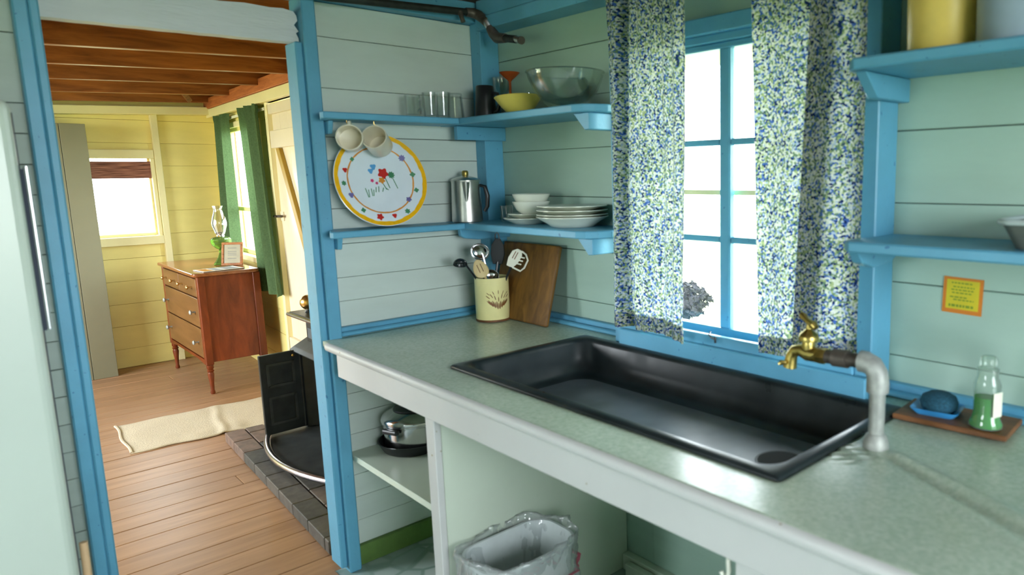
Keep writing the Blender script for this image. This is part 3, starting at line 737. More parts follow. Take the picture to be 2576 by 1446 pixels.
corner_shelf(1.630, 'upper', 'blue upper shelf on the partition wall holding clear glasses', 'blue upper corner shelf holding the glass bowl beside the curtain', False)
corner_shelf(1.244, 'lower', 'blue lower shelf on the partition wall behind the flowered platter', 'blue lower corner shelf holding stacked white plates', True)
def right_shelf(zt, label, low):
    s = thing('wall_shelf', label, 'shelf', (2.2, -.12, zt), 'shelves right of the window')
    MB().prism([(1.736, .0), (1.736, -.10), (1.722, -.15), (1.722, -.215), (1.745, -.245), (3.4, -.245), (3.4, .0)], zt - .024, zt, 'z').build('board', 'blue_paint', s, bevel=.004)
    if low:
        MB().prism([(.0, zt - .025), (-.225, zt - .025), (-.205, zt - .05), (-.15, zt - .066), (-.06, zt - .060), (.0, zt - .030)], 1.7355, 1.762, 'x').build('bracket', 'blue_paint', s, bevel=.003)
    else:
        MB().prism([(.0, zt - .025), (-.215, zt - .025), (-.155, zt - .078), (.0, zt - .078)], 1.7355, 1.762, 'x').build('bracket', 'blue_paint', s, bevel=.002)
right_shelf(1.654, 'blue upper shelf right of the window holding two plastic canisters', False)
right_shelf(1.267, 'blue lower shelf right of the window with a grey pan', True)

# ---- gas pipe near the ceiling corner
gp = thing('gas_pipe', 'dark iron gas pipe along the blue beam in the upper corner', 'pipe', (.1, -.3, 2.02))
MB().tube([(.085, -3.2, 1.985), (.085, -.65, 1.997), (.085, -.12, 2.027)], .0135, 12).build('long_pipe', 'dark_pipe', gp, smooth=True)
MB().tube([(.085, -.145, 2.026), (.087, -.115, 2.026), (.10, -.10, 2.018), (.125, -.098, 2.002), (.150, -.10, 1.985)], [.016, .019, .019, .018, .016], 12).build('elbow', 'iron_pipe', gp, smooth=True)
MB().tube([(.15, -.10, 1.985), (.17, -.10, 1.962)], .0135, 12).build('nipple', 'chrome_strip', gp, smooth=True)
MB().tube([(.17, -.10, 1.962), (.19, -.10, 1.94), (.215, -.10, 1.921), (.25, -.102, 1.915), (.275, -.104, 1.911)], [.015, .019, .02, .018, .016], 12).build('elbow', 'iron_pipe', gp, smooth=True)
MB().tube([(.275, -.104, 1.911), (.345, -.108, 1.897)], .0135, 12).build('outlet_pipe', 'dark_pipe', gp, smooth=True)
MB().tube([(.345, -.108, 1.897), (.375, -.110, 1.890)], .0115, 12).build('outlet_tip', 'aluminium', gp, smooth=True)
MB().tube([(.375, -.110, 1.890), (.383, -.110, 1.888)], .0140, 12).build('outlet_cap', 'iron_pipe', gp, smooth=True)
MB().tube([(.095, -.175, 2.02), (.105, -.175, 1.995), (.108, -.172, 1.982)], [.010, .008, .009], 10).build('valve_key', 'iron_pipe', gp, smooth=True)

# ---- kitchen curtains
def uvs(o, nu, nv, su, sv):
    me = o.data; uv = me.uv_layers.new(name='UVMap')
    for p in me.polygons:
        for li, vi in zip(p.loop_indices, p.vertices):
            i, j = vi % (nu + 1), vi // (nu + 1); uv.data[li].uv = (i / nu * su, j / nv * sv)
def curtain(name, label, fn, nu, nv, mat, su, sv, parent=None):
    mb = MB(); mb.grid(fn, nu, nv)
    o = mb.build(name, mat, parent, smooth=True, weld=False, auto=180); uvs(o, nu, nv, su, sv)
    return o
def kit_left(u, v):
    zt = 2.03; zb = .938 + .012 * math.sin(u * 3) - .01 * u
    z = zt + (zb - zt) * v
    xl = .868 + .012 * v; xr = 1.192 - .008 * v
    x = xl + (xr - xl) * u
    e = math.exp(-((u - .20) / .07) ** 2)
    y = -.150 + .012 * math.sin(u * 11 + .6 * math.sin(v * 3)) * (1 - .6 * u) + .030 * e - .014 * math.exp(-((u - .08) / .06) ** 2) + .004 * math.sin(u * 47 + v * 2)
    return (x + .006 * math.sin(v * 5 + u * 6), y, z)
def kit_right(u, v):
    zt = 2.03
    z_b = .945 + .035 * u
    z = zt + (z_b - zt) * v
    xl = 1.405 + .030 * v; xr = 1.733 + .003 * math.sin(v * 4)
    x0 = 1.598 - .050 * v; ov = .070       # the big fold: the cloth doubles back behind itself
    f1, f2 = .52, .62
    y = -.150
    if u < f1:
        t = u / f1; x = xl + (x0 + ov - xl) * t; y += .009 * math.sin(t * 8 + v) + .006 * t
    elif u < f2:
        t = (u - f1) / (f2 - f1); x = x0 + ov - ov * t; y += .006 - .010 * t + .004 * math.sin(t * PI)
    else:
        t = (u - f2) / (1 - f2); x = x0 + (xr - x0) * t
        y += -.010 - .006 * math.sin(t * PI) + .010 * math.sin(t * 9 + 1) * t
    return (x, y, z)
c1 = thing('window_curtain', 'blue and green speckled print curtain covering the left side of the window', 'curtain', (1.03, -.15, .95), 'printed kitchen curtains')
curtain('cloth', '', kit_left, 150, 60, 'print_curtain', .42, 1.09, c1)
c2 = thing('window_curtain', 'blue and green speckled print curtain with deep fold on the right side of the window', 'curtain', (1.56, -.15, .95), 'printed kitchen curtains')
curtain('cloth', '', kit_right, 170, 60, 'print_curtain', .46, 1.09, c2)
for fn_, par, nu_ in ((kit_left, c1, 150), (kit_right, c2, 170)):   # doubled hem at the foot of each curtain
    def hemfn(u, v, fn_=fn_):
        p = fn_(u, .955 + .044 * v); return (p[0], p[1] + .003, p[2])
    curtain('hem', '', hemfn, nu_, 4, 'print_curtain', .42, .05, par)
cr = MB().tube([(.84, -.150, 2.022), (1.75, -.150, 2.022)], .006, 10).build('curtain_rod', 'chrome_strip', smooth=True)
tag(cr, 'thin metal rod above the kitchen window carrying the printed curtains', 'rod')

# ---- refrigerator at the left edge
fr = thing('refrigerator', 'pale green refrigerator at the left edge beside the doorway', 'refrigerator', (.35, -1.8, 0))
MB().box(.05, .585, -2.10, -1.492, .05, 1.565).build('cabinet', 'fridge_enamel', fr, bevel=.02, segs=3)
MB().box(.585, .600, -2.09, -1.500, .10, 1.555).build('door_gasket', 'rubber', fr)
MB().box(.600, .662, -2.10, -1.487, .085, 1.577).build('door', 'fridge_enamel', fr, bevel=.018, segs=4)
MB().box(.08, .56, -2.08, -1.51, .0, .05).build('plinth', 'rubber', fr)
MB().box(.605, .636, -1.4790, -1.4715, 1.12, 1.452).build('handle', 'chrome_strip', fr, bevel=.003)
MB().box(.606, .630, -1.4865, -1.4792, 1.12, 1.445).build('handle_mount', 'rubber', fr)
MB().box(.588, .5995, -1.4915, -1.4815, .10, 1.555).build('edge_gasket', 'rubber', fr)
bs = MB().tube([(.42, -1.462, .0), (.40, -1.455, .56)], [.0085, .0085], 12).build('wooden_stick', 'broom_wood', smooth=True); tag(bs, 'short bare wooden stick leaning beside the refrigerator', 'stick')

# ================================================================== THINGS ON THE SHELVES
def cup(name, prof, mat, loc, label, cat, group=None, n=28, rot=None, handle=None, hmat=None):
    """open vessel: outer profile then inner profile, turned about z at loc"""
    t = thing(name, label, cat, loc, group)
    mb = MB(); mb.m = Matrix.Translation(loc) @ (rot or Matrix())
    mb.lathe(prof, (0, 0, 0), n, cap0=True, cap1=True); mb.build('body', mat, t, smooth=True, auto=50)
    if handle:
        mb = MB(); mb.m = Matrix.Translation(loc) @ (rot or Matrix())
        mb.tube(handle[0], handle[1], 10); mb.build('handle', hmat or mat, t, smooth=True)
    return t
def tumbler(r0, r1, h, w=.003):
    return [(r0 * .9, 0), (r0, .002), (r1, h), (r1 - w, h), (r0 - w, .012), (0.0001, .010)]
S1 = 1.631
def inv(h): return Matrix.Translation((0, 0, h)) @ Matrix.Rotation(PI, 4, 'X')
gl_g = 'clear glasses on the upper shelf'
cup('glass_mug', tumbler(.031, .031, .078), 'clear_glass', (.075, -.372, 1.630), 'squat clear glass mug leftmost on the upper shelf', 'mug', gl_g, handle=([(.03, .0, .062), (.052, .0, .06), (.055, .0, .03), (.031, .0, .018)], .005))
cup('drinking_glass', tumbler(.025, .029, .092), 'clear_glass', (.075, -.306, 1.630), 'tall clear drinking glass right beside the squat glass mug', 'glass', gl_g)
cup('drinking_glass', tumbler(.025, .029, .095), 'clear_glass', (.085, -.262, 1.630), 'tall clear drinking glass in the middle of the shelf row', 'glass', gl_g)
cup('drinking_glass', tumbler(.025, .032, .096), 'clear_glass', (.080, -.207, 1.630), 'upside-down flared clear glass at the right end of the shelf row', 'glass', gl_g, rot=inv(.096))
cup('travel_mug', [(.036, 0), (.040, .003), (.037, .06), (.033, .118), (.030, .122), (.029, .118), (.033, .01), (.0001, .008)], 'black_plastic', (.155, -.125, 1.631), 'tall black mug in the corner of the upper shelf', 'mug', handle=([(.03, .012, .095), (.052, .02, .09), (.058, .024, .06), (.05, .02, .03), (.034, .012, .022)], .007))
cup('wine_glass', [(.03, 0), (.03, .002), (.004, .006), (.0035, .075), (.012, .085), (.032, .115), (.034, .16), (.0325, .16), (.03, .116), (.0001, .088)], 'clear_glass', (.137, -.040, 1.631), 'clear stemmed wine glass behind the black mug', 'glass')
cup('stemmed_glass', [(.030, 0), (.030, .003), (.005, .007), (.0045, .135), (.010, .142), (.020, .150), (.038, .168), (.037, .169), (.018, .153), (.0001, .148)], 'orange_glass', (.228, -.062, 1.631), 'orange stemmed cocktail glass on the upper corner shelf', 'glass')
cup('drinking_glass', tumbler(.026, .029, .088), 'clear_glass', (.302, -.036, 1.631), 'short clear glass standing behind the yellow bowl', 'glass')
cup('mixing_bowl', [(.045, 0), (.048, .003), (.075, .025), (.105, .062), (.122, .100), (.126, .118), (.131, .121), (.130, .124), (.122, .121), (.117, .10), (.10, .064), (.07, .03), (.0001, .008)], 'clear_glass', (.625, -.115, 1.631), 'large clear glass mixing bowl on the upper corner shelf', 'bowl', n=40)
cup('serving_bowl', [(.040, 0), (.044, .003), (.062, .022), (.080, .048), (.084, .052), (.083, .054), (.077, .05), (.055, .022), (.0001, .010)], 'yellow_bowl', (.385, -.135, 1.639), 'shallow yellow bowl beside the large clear bowl', 'bowl', rot=Matrix.Rotation(R(-4), 4, 'Y'))
S2 = 1.2452
def dish(r, h, w=.004): return [(r * .55, 0), (r * .58, .001), (r * .70, h * .35), (r, h), (r, h + .002), (r - .006, h + .002), (r * .66, h * .45), (r * .5, .004), (.0001, .004)]
z = S2
for i, (r, h, st, lb) in enumerate([(.122, .034, .022, 'deep white bowl plate at the bottom of the large plate stack'), (.121, .017, .012, 'second white dinner plate up in the large plate stack'), (.120, .016, .011, 'third white dinner plate up in the large plate stack'), (.119, .016, .01, 'topmost white dinner plate of the large plate stack')]):
    cup('dinner_plate', dish(r, h), 'white_china', (.638, -.115, z), lb, 'plate', 'stack of dinner plates', n=48); z += st + .003
z = S2
for (r, h, st, lb) in [(.090, .021, .017, 'white side plate at the bottom under the small bowls'), (.074, .016, .012, 'small white saucer right under the two bowls')]:
    cup('side_plate', dish(r, h), 'white_china', (.385, -.115, z), lb, 'plate', 'small plates under the bowls', n=40); z += st + .003
def bowlp(r, h): return [(r * .5, 0), (r * .55, .003), (r * .78, h * .35), (r * .94, h * .8), (r, h), (r * .98, h + .001), (r * .90, h * .8), (r * .72, h * .38), (.0001, .008)]
cup('cereal_bowl', bowlp(.068, .046), 'white_china', (.405, -.115, z), 'lower white cereal bowl of the small stack', 'bowl', 'stacked cereal bowls', n=36)
cup('cereal_bowl', bowlp(.068, .046), 'white_china', (.406, -.115, z + .026), 'upper white cereal bowl of the small stack', 'bowl', 'stacked cereal bowls', n=36)
cup('drinking_glass', tumbler(.022, .025, .06), 'clear_glass', (.20, -.085, S2), 'small clear glass on the lower shelf behind the coffee pot', 'glass')
# percolator
PC = (.085, -.186, 1.2442)
pc = thing('percolator', 'brushed aluminium coffee percolator on the lower shelf', 'coffee pot', PC)
mb = MB(); mb.m = Matrix.Translation(PC); mb.lathe([(.052, 0), (.057, .003), (.0575, .010), (.053, .148), (.054, .155), (.050, .155), (.049, .15), (.0001, .15)], n=40); mb.build('body', 'aluminium', pc, smooth=True)
mb = MB(); mb.m = Matrix.Translation(PC); mb.lathe([(.0545, .1555), (.055, .160), (.050, .165), (.030, .172), (.012, .176), (.0001, .177)], n=40); lid = mb.build('lid', 'aluminium', pc, smooth=True)
mb = MB(); mb.m = Matrix.Translation(PC); mb.lathe([(.010, .176), (.012, .179), (.012, .192), (.009, .196), (.0001, .197)], n=16); mb.build('knob', 'brass_tap', lid, smooth=True)
mb = MB(); mb.m = Matrix.Translation(PC) @ Matrix.Rotation(R(20), 4, 'Z')
mb.grid(lambda u, v: ((.0545 - .0015 * v + .016 * v * math.cos((u - .5) * PI)) * math.cos(-R(50) + (u - .5) * .55 * (.35 + .65 * v)), (.0545 - .0015 * v + .016 * v * math.cos((u - .5) * PI)) * math.sin(-R(50) + (u - .5) * .55 * (.35 + .65 * v)), .075 + .078 * v), 8, 8)
mb.build('spout', 'aluminium', pc, smooth=True)
mb = MB(); mb.m = Matrix.Translation(PC) @ Matrix.Rotation(R(48), 4, 'Z'); mb.tube([(.052, 0, .140), (.072, 0, .135), (.080, 0, .10), (.078, 0, .06), (.066, 0, .04)], [.006, .008, .009, .008, .006], 10); mb.build('handle', 'black_plastic', pc, smooth=True)

# platter with printed rim leaning on the partition wall
PT = Matrix.Translation((.094, -.496, 1.2465)) @ Matrix.Rotation(R(4), 4, 'X') @ Matrix.Rotation(R(78), 4, 'Y') @ Matrix.Translation((-.165, 0, 0))
# local: disc in local xy, local +z faces the kitchen (+x)
pt = thing('platter', 'round white platter with yellow rim and printed flowers on the lower shelf', 'platter', (.094, -.496, 1.2465))
PR = .164
prof = [(.0001, .0), (.09, .0), (.11, .006), (PR, .016), (PR + .001, .018), (PR - .002, .0195), (.112, .0095), (.104, .0075), (.088, .0035), (.0001, .0035)]
mb = MB(); mb.m = PT; mb.lathe(prof, n=72, cap0=False, cap1=False); mb.build('disc', 'platter_white', pt, smooth=True, auto=60)
def zs_at(r):
    top = prof[5:][::-1]
    for (r0, h0), (r1, h1) in zip(top[:-1], top[1:]):
        if r0 <= r <= r1: return h0 + (h1 - h0) * (r - r0) / (r1 - r0 + 1e-9)
    return .018
def ring(r0, r1, nm, mat, wob=0.0, n=96):
    mb = MB(); mb.m = PT
    def fn(u, v):
        a = 2 * PI * u; r = r0 + (r1 - r0) * v
        if v < .1: r += wob * math.sin(a * 31) * .6 + wob * math.sin(a * 13)
        return (r * math.cos(a), r * math.sin(a), zs_at(min(r, PR - .002)) + .0006)
    mb.grid(fn, n, 3); return mb.build(nm, mat, pt, smooth=True)
ring(PR - .0155, PR - .001, 'rim_band', 'print_yellow', .0012)
ring(.1135, .1185, 'inner_band', 'print_orange', .0006)
def flower(a, r, s, mat, petals=5, nm='flower'):
    mb = MB(); mb.m = PT; cx, cy = r * math.cos(R(a)), r * math.sin(R(a)); n = 30
    vs = [(cx, cy, zs_at(r) + .0012)]
    for i in range(n):
        t = 2 * PI * i / n; rr = s * 1.15 * (.84 + .16 * math.cos(petals * t)); px, py = cx + rr * math.cos(t), cy + rr * math.sin(t)
        vs.append((px, py, zs_at(math.hypot(px, py)) + .0012))
    mb.add(vs, [(0, i + 1, (i + 1) % n + 1) for i in range(n)]); return mb.build(nm, mat, pt)
# angle: local +x points up? the disc is rotated so that local -x is up, +y is right
def pol(dx, dz):  # dx right, dz up, metres from the centre
    return math.degrees(math.atan2(dx, -dz)), math.hypot(dx, dz)
for dx, dz, s, mt, pe in [(.058, .112, .0085, 'print_red', 3), (.092, .072, .011, 'print_purple', 8), (.118, .010, .009, 'print_green', 4), (.118, -.048, .008, 'print_green', 4), (.083, -.078, .009, 'print_purple', 5), (.066, -.120, .009, 'print_green', 6), (.016, -.130, .008, 'print_red', 3), (-.036, -.128, .0115, 'print_red', 5), (-.088, -.098, .008, 'print_green', 4), (-.116, -.042, .009, 'print_purple', 3), (-.132, .0, .008, 'print_green', 6), (-.118, .045, .008, 'print_red', 3), (-.085, .08, .007, 'print_green', 4),
                       (.014, .024, .018, 'print_red', 5), (.042, .016, .012, 'print_green', 9), (.004, .0, .011, 'print_orange', 5), (-.030, .002, .006, 'print_pink', 5), (-.016, -.008, .005, 'print_pink', 5), (-.016, .050, .010, 'print_blue', 3), (-.028, .036, .009, 'print_blue', 3)]:
    a, r = pol(dx, dz); flower(a, r, s, mt, pe)
for (x0, z0, x1, z1) in [(.018, .008, .027, -.030), (.045, .004, .055, -.034), (.006, -.012, .014, -.034), (-.060, -.022, -.055, -.055), (-.050, -.028, -.052, -.055), (-.040, -.025, -.040, -.052), (-.032, -.03, -.036, -.052), (-.022, -.022, -.026, -.040), (-.012, -.02, -.016, -.040), (.004, -.026, -.002, -.040), (.012, -.028, .02, -.036)]:
    mb = MB(); mb.m = PT; d = Vector((x1 - x0, z1 - z0)).normalized(); w = Vector((-d.y, d.x)) * .0014
    q = [(x0 + w.x, z0 + w.y), (x0 - w.x, z0 - w.y), (x1 - w.x, z1 - w.y), (x1 + w.x, z1 + w.y)]
    mb.add([(-b, a, .0045) for a, b in q], [(0, 1, 2, 3)]); mb.build('stem_print', 'print_green', pt)

# mugs hanging on hooks under the upper shelf, mouths toward the room
def hanging_mug(y, z, yaw, tilt, label):
    t = thing('hanging_mug', label, 'mug', (.06, y, z), 'mugs hanging under the upper shelf')
    M = Matrix.Translation((.120, y, z)) @ Matrix.Rotation(R(yaw), 4, 'Z') @ Matrix.Rotation(R(tilt), 4, 'Y')
    mb = MB(); mb.m = M   # axis z -> roughly +x
    mb.lathe([(.031, -.04), (.037, -.037), (.040, -.03), (.0415, .045), (.0415, .048), (.038, .048), (.0365, -.03), (.0001, -.034)], n=36); mb.build('body', 'cream_china', t, smooth=True, auto=60)
    mb = MB(); mb.m = M; mb.tube([(-.039, 0, .018), (-.053, 0, .014), (-.058, 0, -.006), (-.053, 0, -.024), (-.036, 0, -.028)], .0055, 10); mb.build('handle', 'cream_china', t, smooth=True)
    hk = MB().tube([(.098, y, 1.6085), (.098, y, 1.600), (.100, y + .006, 1.594), (.106, y + .008, 1.594)], .0016, 6)
    h = hk.build('cup_hook', 'brass', None, smooth=True); tag(h, 'small brass hook holding ' + label, 'hook', 'cup hooks under the shelf')
hanging_mug(-.624, 1.546, -27, 86, 'cream mug hanging at the left over the platter rim')
hanging_mug(-.532, 1.536, -40, 68, 'cream mug hanging in front of the platter')

# ================================================================== ON THE WORKTOP
CN = (.186, -.158, CZ)
cn = thing('utensil_crock', 'cream crock with brown wheat print holding kitchen utensils', 'crock', CN)
mb = MB(); mb.m = Matrix.Translation(CN); mb.lathe([(.062, .006), (.064, .010), (.064, .165), (.0645, .168), (.061, .168), (.060, .012), (.0001, .012)], n=48); mb.build('body', 'canister_cream', cn, smooth=True)
mb = MB(); mb.m = Matrix.Translation(CN); mb.lathe([(.061, .0005), (.065, .002), (.065, .009), (.062, .010)], n=48); mb.build('base_band', 'tray_wood', cn, smooth=True)
mb = MB(); mb.m = Matrix.Translation(CN); mb.lathe([(.0642, .150), (.0647, .1515), (.0642, .153)], n=48, cap0=False, cap1=False); mb.build('rim_line', 'canister_cream', cn, smooth=True)
def on_can(a, z, r=.0646): return (CN[0] + r * math.cos(a), CN[1] + r * math.sin(a), CN[2] + z)
leafs = []
for i in range(13):
    q = (i - 6) / 6
    leafs.append((-.20 + .56 * q, .064 + .012 * abs(q), .012 + .004 * (i % 2), q * .75))
    if i % 2 == 0: leafs.append((-.20 + .62 * q, .088 + .010 * abs(q) + .004 * (i % 3), .010, q * .9))
    if i % 3 == 0: leafs.append((-.20 + .60 * q, .110 + .006 * (1 - abs(q)), .008, q * .9))
for k, (a, z, s, tl) in enumerate(leafs):
    mb = MB(); n = 10; vs = []
    for i in range(n):
        t = 2 * PI * i / n; p = s * .17 * math.cos(t); q = s * math.sin(t)
        vs.append(on_can(a + (p * math.cos(tl) + q * math.sin(tl)) / .064, z + q * math.cos(tl) - p * math.sin(tl)))
    mb.add(vs, [tuple(range(n))]); mb.build('wheat_print', 'print_brown', cn)
# utensils standing in the crock
def stick(name, label, p0, p1, r, mat, cat='utensil'):
    t = thing(name, label, cat, p0, 'utensils in the crock')
    MB().tube([p0, p1], r, 8).build('handle', mat, t, smooth=True); return t
def spoon_head(t, nm, c, rx, ry, rz, rot, mat, cut=True):
    mb = MB(); mb.m = Matrix.Translation(c) @ rot
    mb.grid(lambda u, v: (rx * math.sin(PI * .5 * v) * math.cos(2 * PI * u), ry * math.sin(PI * .5 * v) * math.sin(2 * PI * u), -rz * math.cos(PI * .5 * v)), 24, 8)
    o = mb.build(nm, mat, t, smooth=True, auto=80); s = o.modifiers.new('thickness', 'SOLIDIFY'); s.thickness = .0016; return o
base = Vector((CN[0], CN[1], CZ + .03))
FACE = Matrix.Rotation(R(-38), 4, 'Z')       # local +x toward the room
t = stick('serving_ladle', 'large shiny steel ladle standing tallest at the left of the crock', base + Vector((.02, .01, 0)), Vector((.178, -.186, 1.125)), .004, 'steel')
spoon_head(t, 'ladle_bowl', (.176, -.196, 1.135), .034, .036, .020, FACE @ Matrix.Rotation(R(100), 4, 'Y') @ Matrix.Rotation(R(8), 4, 'X'), 'steel')
t = stick('dark_ladle', 'dark round ladle sticking out to the left of the crock', base + Vector((.02, .02, 0)), Vector((.165, -.255, 1.095)), .0035, 'black_plastic')
spoon_head(t, 'ladle_bowl', (.160, -.272, 1.092), .026, .026, .024, FACE @ Matrix.Rotation(R(150), 4, 'Y'), 'black_enamel')
t = stick('wooden_spoon', 'pale wooden slotted spoon leaning left in the crock', base + Vector((.03, .02, 0)), Vector((.205, -.205, 1.060)), .005, 'spoon_wood')
mb = MB(); mb.m = Matrix.Translation((.210, -.218, 1.076)) @ FACE @ Matrix.Rotation(R(22), 4, 'X') @ Matrix.Rotation(R(-4), 4, 'Y')
mb.prism([(.027 * math.cos(2 * PI * i / 24) * (1 - .25 * math.sin(2 * PI * i / 24)), .036 * math.sin(2 * PI * i / 24)) for i in range(24)], -.003, .003, 'x'); mb.build('spoon_head', 'spoon_wood', t, bevel=.0015)
for dy in (-.007, .006):
    mb = MB(); mb.m = Matrix.Translation((.210, -.218, 1.078)) @ FACE @ Matrix.Rotation(R(22), 4, 'X') @ Matrix.Rotation(R(-4), 4, 'Y'); mb.box(.0031, .0036, dy - .0013, dy + .0013, -.016, .016); mb.build('slot', 'tray_wood', t)
t = stick('basting_spoon', 'low shiny steel spoon bowl at the front of the crock rim', base + Vector((.01, .02, 0)), Vector((.218, -.178, 1.035)), .004, 'steel')
spoon_head(t, 'spoon_bowl', (.222, -.182, 1.045), .026, .030, .018, FACE @ Matrix.Rotation(R(70), 4, 'Y'), 'steel')
t = stick('black_turner', 'black spatula with hanging loop standing upright at the back of the crock', base + Vector((-.01, .0, 0)), Vector((.175, -.120, 1.09)), .005, 'black_plastic')
mb = MB(); mb.m = Matrix.Translation((.172, -.115, 1.130)) @ FACE @ Matrix.Rotation(R(-3), 4, 'X'); mb.prism([(-.018, -.05), (.018, -.05), (.027, -.01), (.023, .025), (.009, .05), (-.009, .05), (-.024, .025), (-.026, -.01)], -.003, .003, 'x'); mb.build('blade', 'black_plastic', t, bevel=.002)
mb = MB(); mb.m = Matrix.Translation((.172, -.115, 1.130)) @ FACE; mb.tube([(0, -.008, .048), (0, -.006, .066), (0, 0, .074), (0, .006, .066), (0, .008, .048)], .0025, 8); mb.build('loop', 'black_plastic', t, smooth=True)
t = stick('slotted_spatula', 'cream plastic slotted pasta spatula leaning right in the crock', base + Vector((.0, -.005, 0)), Vector((.262, -.118, 1.076)), .0045, 'black_plastic')
SM = Matrix.Translation((.272, -.100, 1.108)) @ FACE @ Matrix.Rotation(R(-30), 4, 'X')
mb = MB(); mb.m = SM; mb.prism([(-.020, -.040), (.004, -.040), (.014, -.015), (.016, .018), (.006, .036), (-.012, .036), (-.026, .02), (-.028, -.01)], -.0025, .0025, 'x'); mb.build('blade', 'white_plastic', t, bevel=.0015)
mb = MB(); mb.m = SM; mb.tube([(0, .006, .034), (0, .026, .030), (0, .042, .014), (0, .044, -.018), (0, .036, -.036), (0, .004, -.037)], .0036, 8); mb.build('guard_wire', 'white_plastic', t, smooth=True)
for zz in (-.016, -.002, .012):
    mb = MB(); mb.m = SM; mb.tube([(0, .012, zz), (0, .028, zz + .004)], .0030, 6); mb.build('tooth', 'white_plastic', t)
for dy in (-.013, -.004):
    mb = MB(); mb.m = SM; mb.box(.0026, .0031, dy - .0015, dy + .0015, -.006, .024); mb.build('slot', 'tray_wood', t)
# cutting board
cbm = Matrix.Translation((.29, -.122, CZ + .004)) @ Matrix.Rotation(R(-15), 4, 'X')
mb = MB(); mb.m = cbm; mb.box(-.178, .178, .0, .018, .0, .300)
c = mb.build('cutting_board', 'board_wood', bevel=.006, segs=2); tag(c, 'dark worn wooden cutting board leaning on the wall behind the crock', 'cutting board')

# right of the sink: board, dish, scrubber, bottle
wb_ = MB(); wb_.m = Matrix.Translation((1.935, -.132, CZ + .0065)) @ Matrix.Rotation(R(4), 4, 'Z')
o = wb_.box(-.100, .135, -.058, .075, .0, .012).build('soap_board', 'tray_wood', bevel=.002); tag(o, 'thin brown wooden board on the worktop under the soap things', 'board')
DM = Matrix.Translation((1.912, -.128, CZ + .0185)) @ Matrix.Rotation(R(8), 4, 'Z')
mb = MB(); mb.m = DM
lps = [[(p[0], p[1], z) for p in rrect(-a, a, -b, b, r, 5)] for (a, b, r, z) in ((.040, .032, .012, 0), (.050, .042, .012, .012), (.051, .043, .012, .015), (.046, .038, .010, .014), (.036, .029, .010, .005))]
nn = len(lps[0])
for lp in lps: mb.add(lp, [])
mb.f = [(k * nn + i, k * nn + (i + 1) % nn, (k + 1) * nn + (i + 1) % nn, (k + 1) * nn + i) for k in range(4) for i in range(nn)] + [tuple(range(nn)), tuple(4 * nn + i for i in range(nn))]
o = mb.build('soap_dish', 'blue_ceramic', smooth=True); tag(o, 'bright blue square soap dish on the brown board', 'dish')
mb = MB(); mb.m = Matrix.Translation((1.914, -.126, CZ + .024)); mb.lathe([(.030, .0), (.038, .008), (.041, .020), (.036, .032), (.022, .040), (.0001, .042)], n=32)
o = mb.build('scrubbing_pad', 'scrubber', smooth=True); tag(o, 'round dark blue scrubbing pad on the blue dish', 'scrubber')
BT = (2.022, -.150, CZ + .0187)
BS = Matrix.Scale(.80, 4, (0, 0, 1))
sb = thing('soap_bottle', 'clear dish soap bottle with bright green soap', 'bottle', BT)
mb = MB(); mb.m = Matrix.Translation(BT) @ BS; mb.lathe([(.028, .0), (.033, .003), (.034, .012), (.029, .024), (.0255, .045), (.026, .09), (.027, .115), (.024, .128), (.0215, .136), (.0215, .158), (.0001, .160)], n=28, sx=1, sy=.85); mb.build('body', 'soap_plastic', sb, smooth=True)
mb = MB(); mb.m = Matrix.Translation(BT) @ BS; mb.lathe([(.0265, .002), (.031, .004), (.0325, .012), (.0275, .024), (.024, .045), (.0245, .082), (.0001, .083)], n=28, sx=1, sy=.85); mb.build('liquid', 'soap_liquid', sb, smooth=True)
mb = MB(); mb.m = Matrix.Translation(BT) @ BS; mb.lathe([(.017, .160), (.018, .163), (.017, .185), (.012, .190), (.0001, .191)], n=20); mb.build('cap', 'soap_plastic', sb, smooth=True)
mb = MB(); mb.m = Matrix.Translation(BT) @ BS @ Matrix.Rotation(R(-20), 4, 'Z'); mb.box(.0255, .0262, -.012, .014, .035, .10); mb.build('label_patch', 'white_plastic', sb)

# yellow notice on the wall
SMt = Matrix.Translation((1.907, -.0025, 1.132)) @ Matrix.Rotation(R(1.5), 4, 'Y')
nt_ = thing('wall_notice', 'small yellow notice with orange border on the wall below the right shelf', 'notice', (1.907, -.002, 1.132))
mb = MB(); mb.m = SMt; mb.box(-.045, .045, -.0006, .0006, -.042, .042); mb.build('border', 'sticker_orange', nt_)
mb = MB(); mb.m = SMt; mb.box(-.037, .037, -.0012, -.0007, -.032, .036); mb.build('sheet', 'sticker_yellow', nt_)
for row, (zz, a, b) in enumerate([(.029, -.026, .022), (.020, -.022, .026), (.013, -.026, .024), (.006, -.024, .020), (-.004, -.028, .010), (-.010, -.020, .026), (-.024, -.030, .026)]):
    xx = a
    while xx < b:
        wv = random.uniform(.004, .010)
        mb = MB(); mb.m = SMt; hh = .0016 if row < 6 else .003
        mb.box(xx, min(xx + wv, b), -.0015, -.0012, zz - hh, zz + hh); mb.build('printed_line', 'sticker_green', nt_)
        xx += wv + .0022

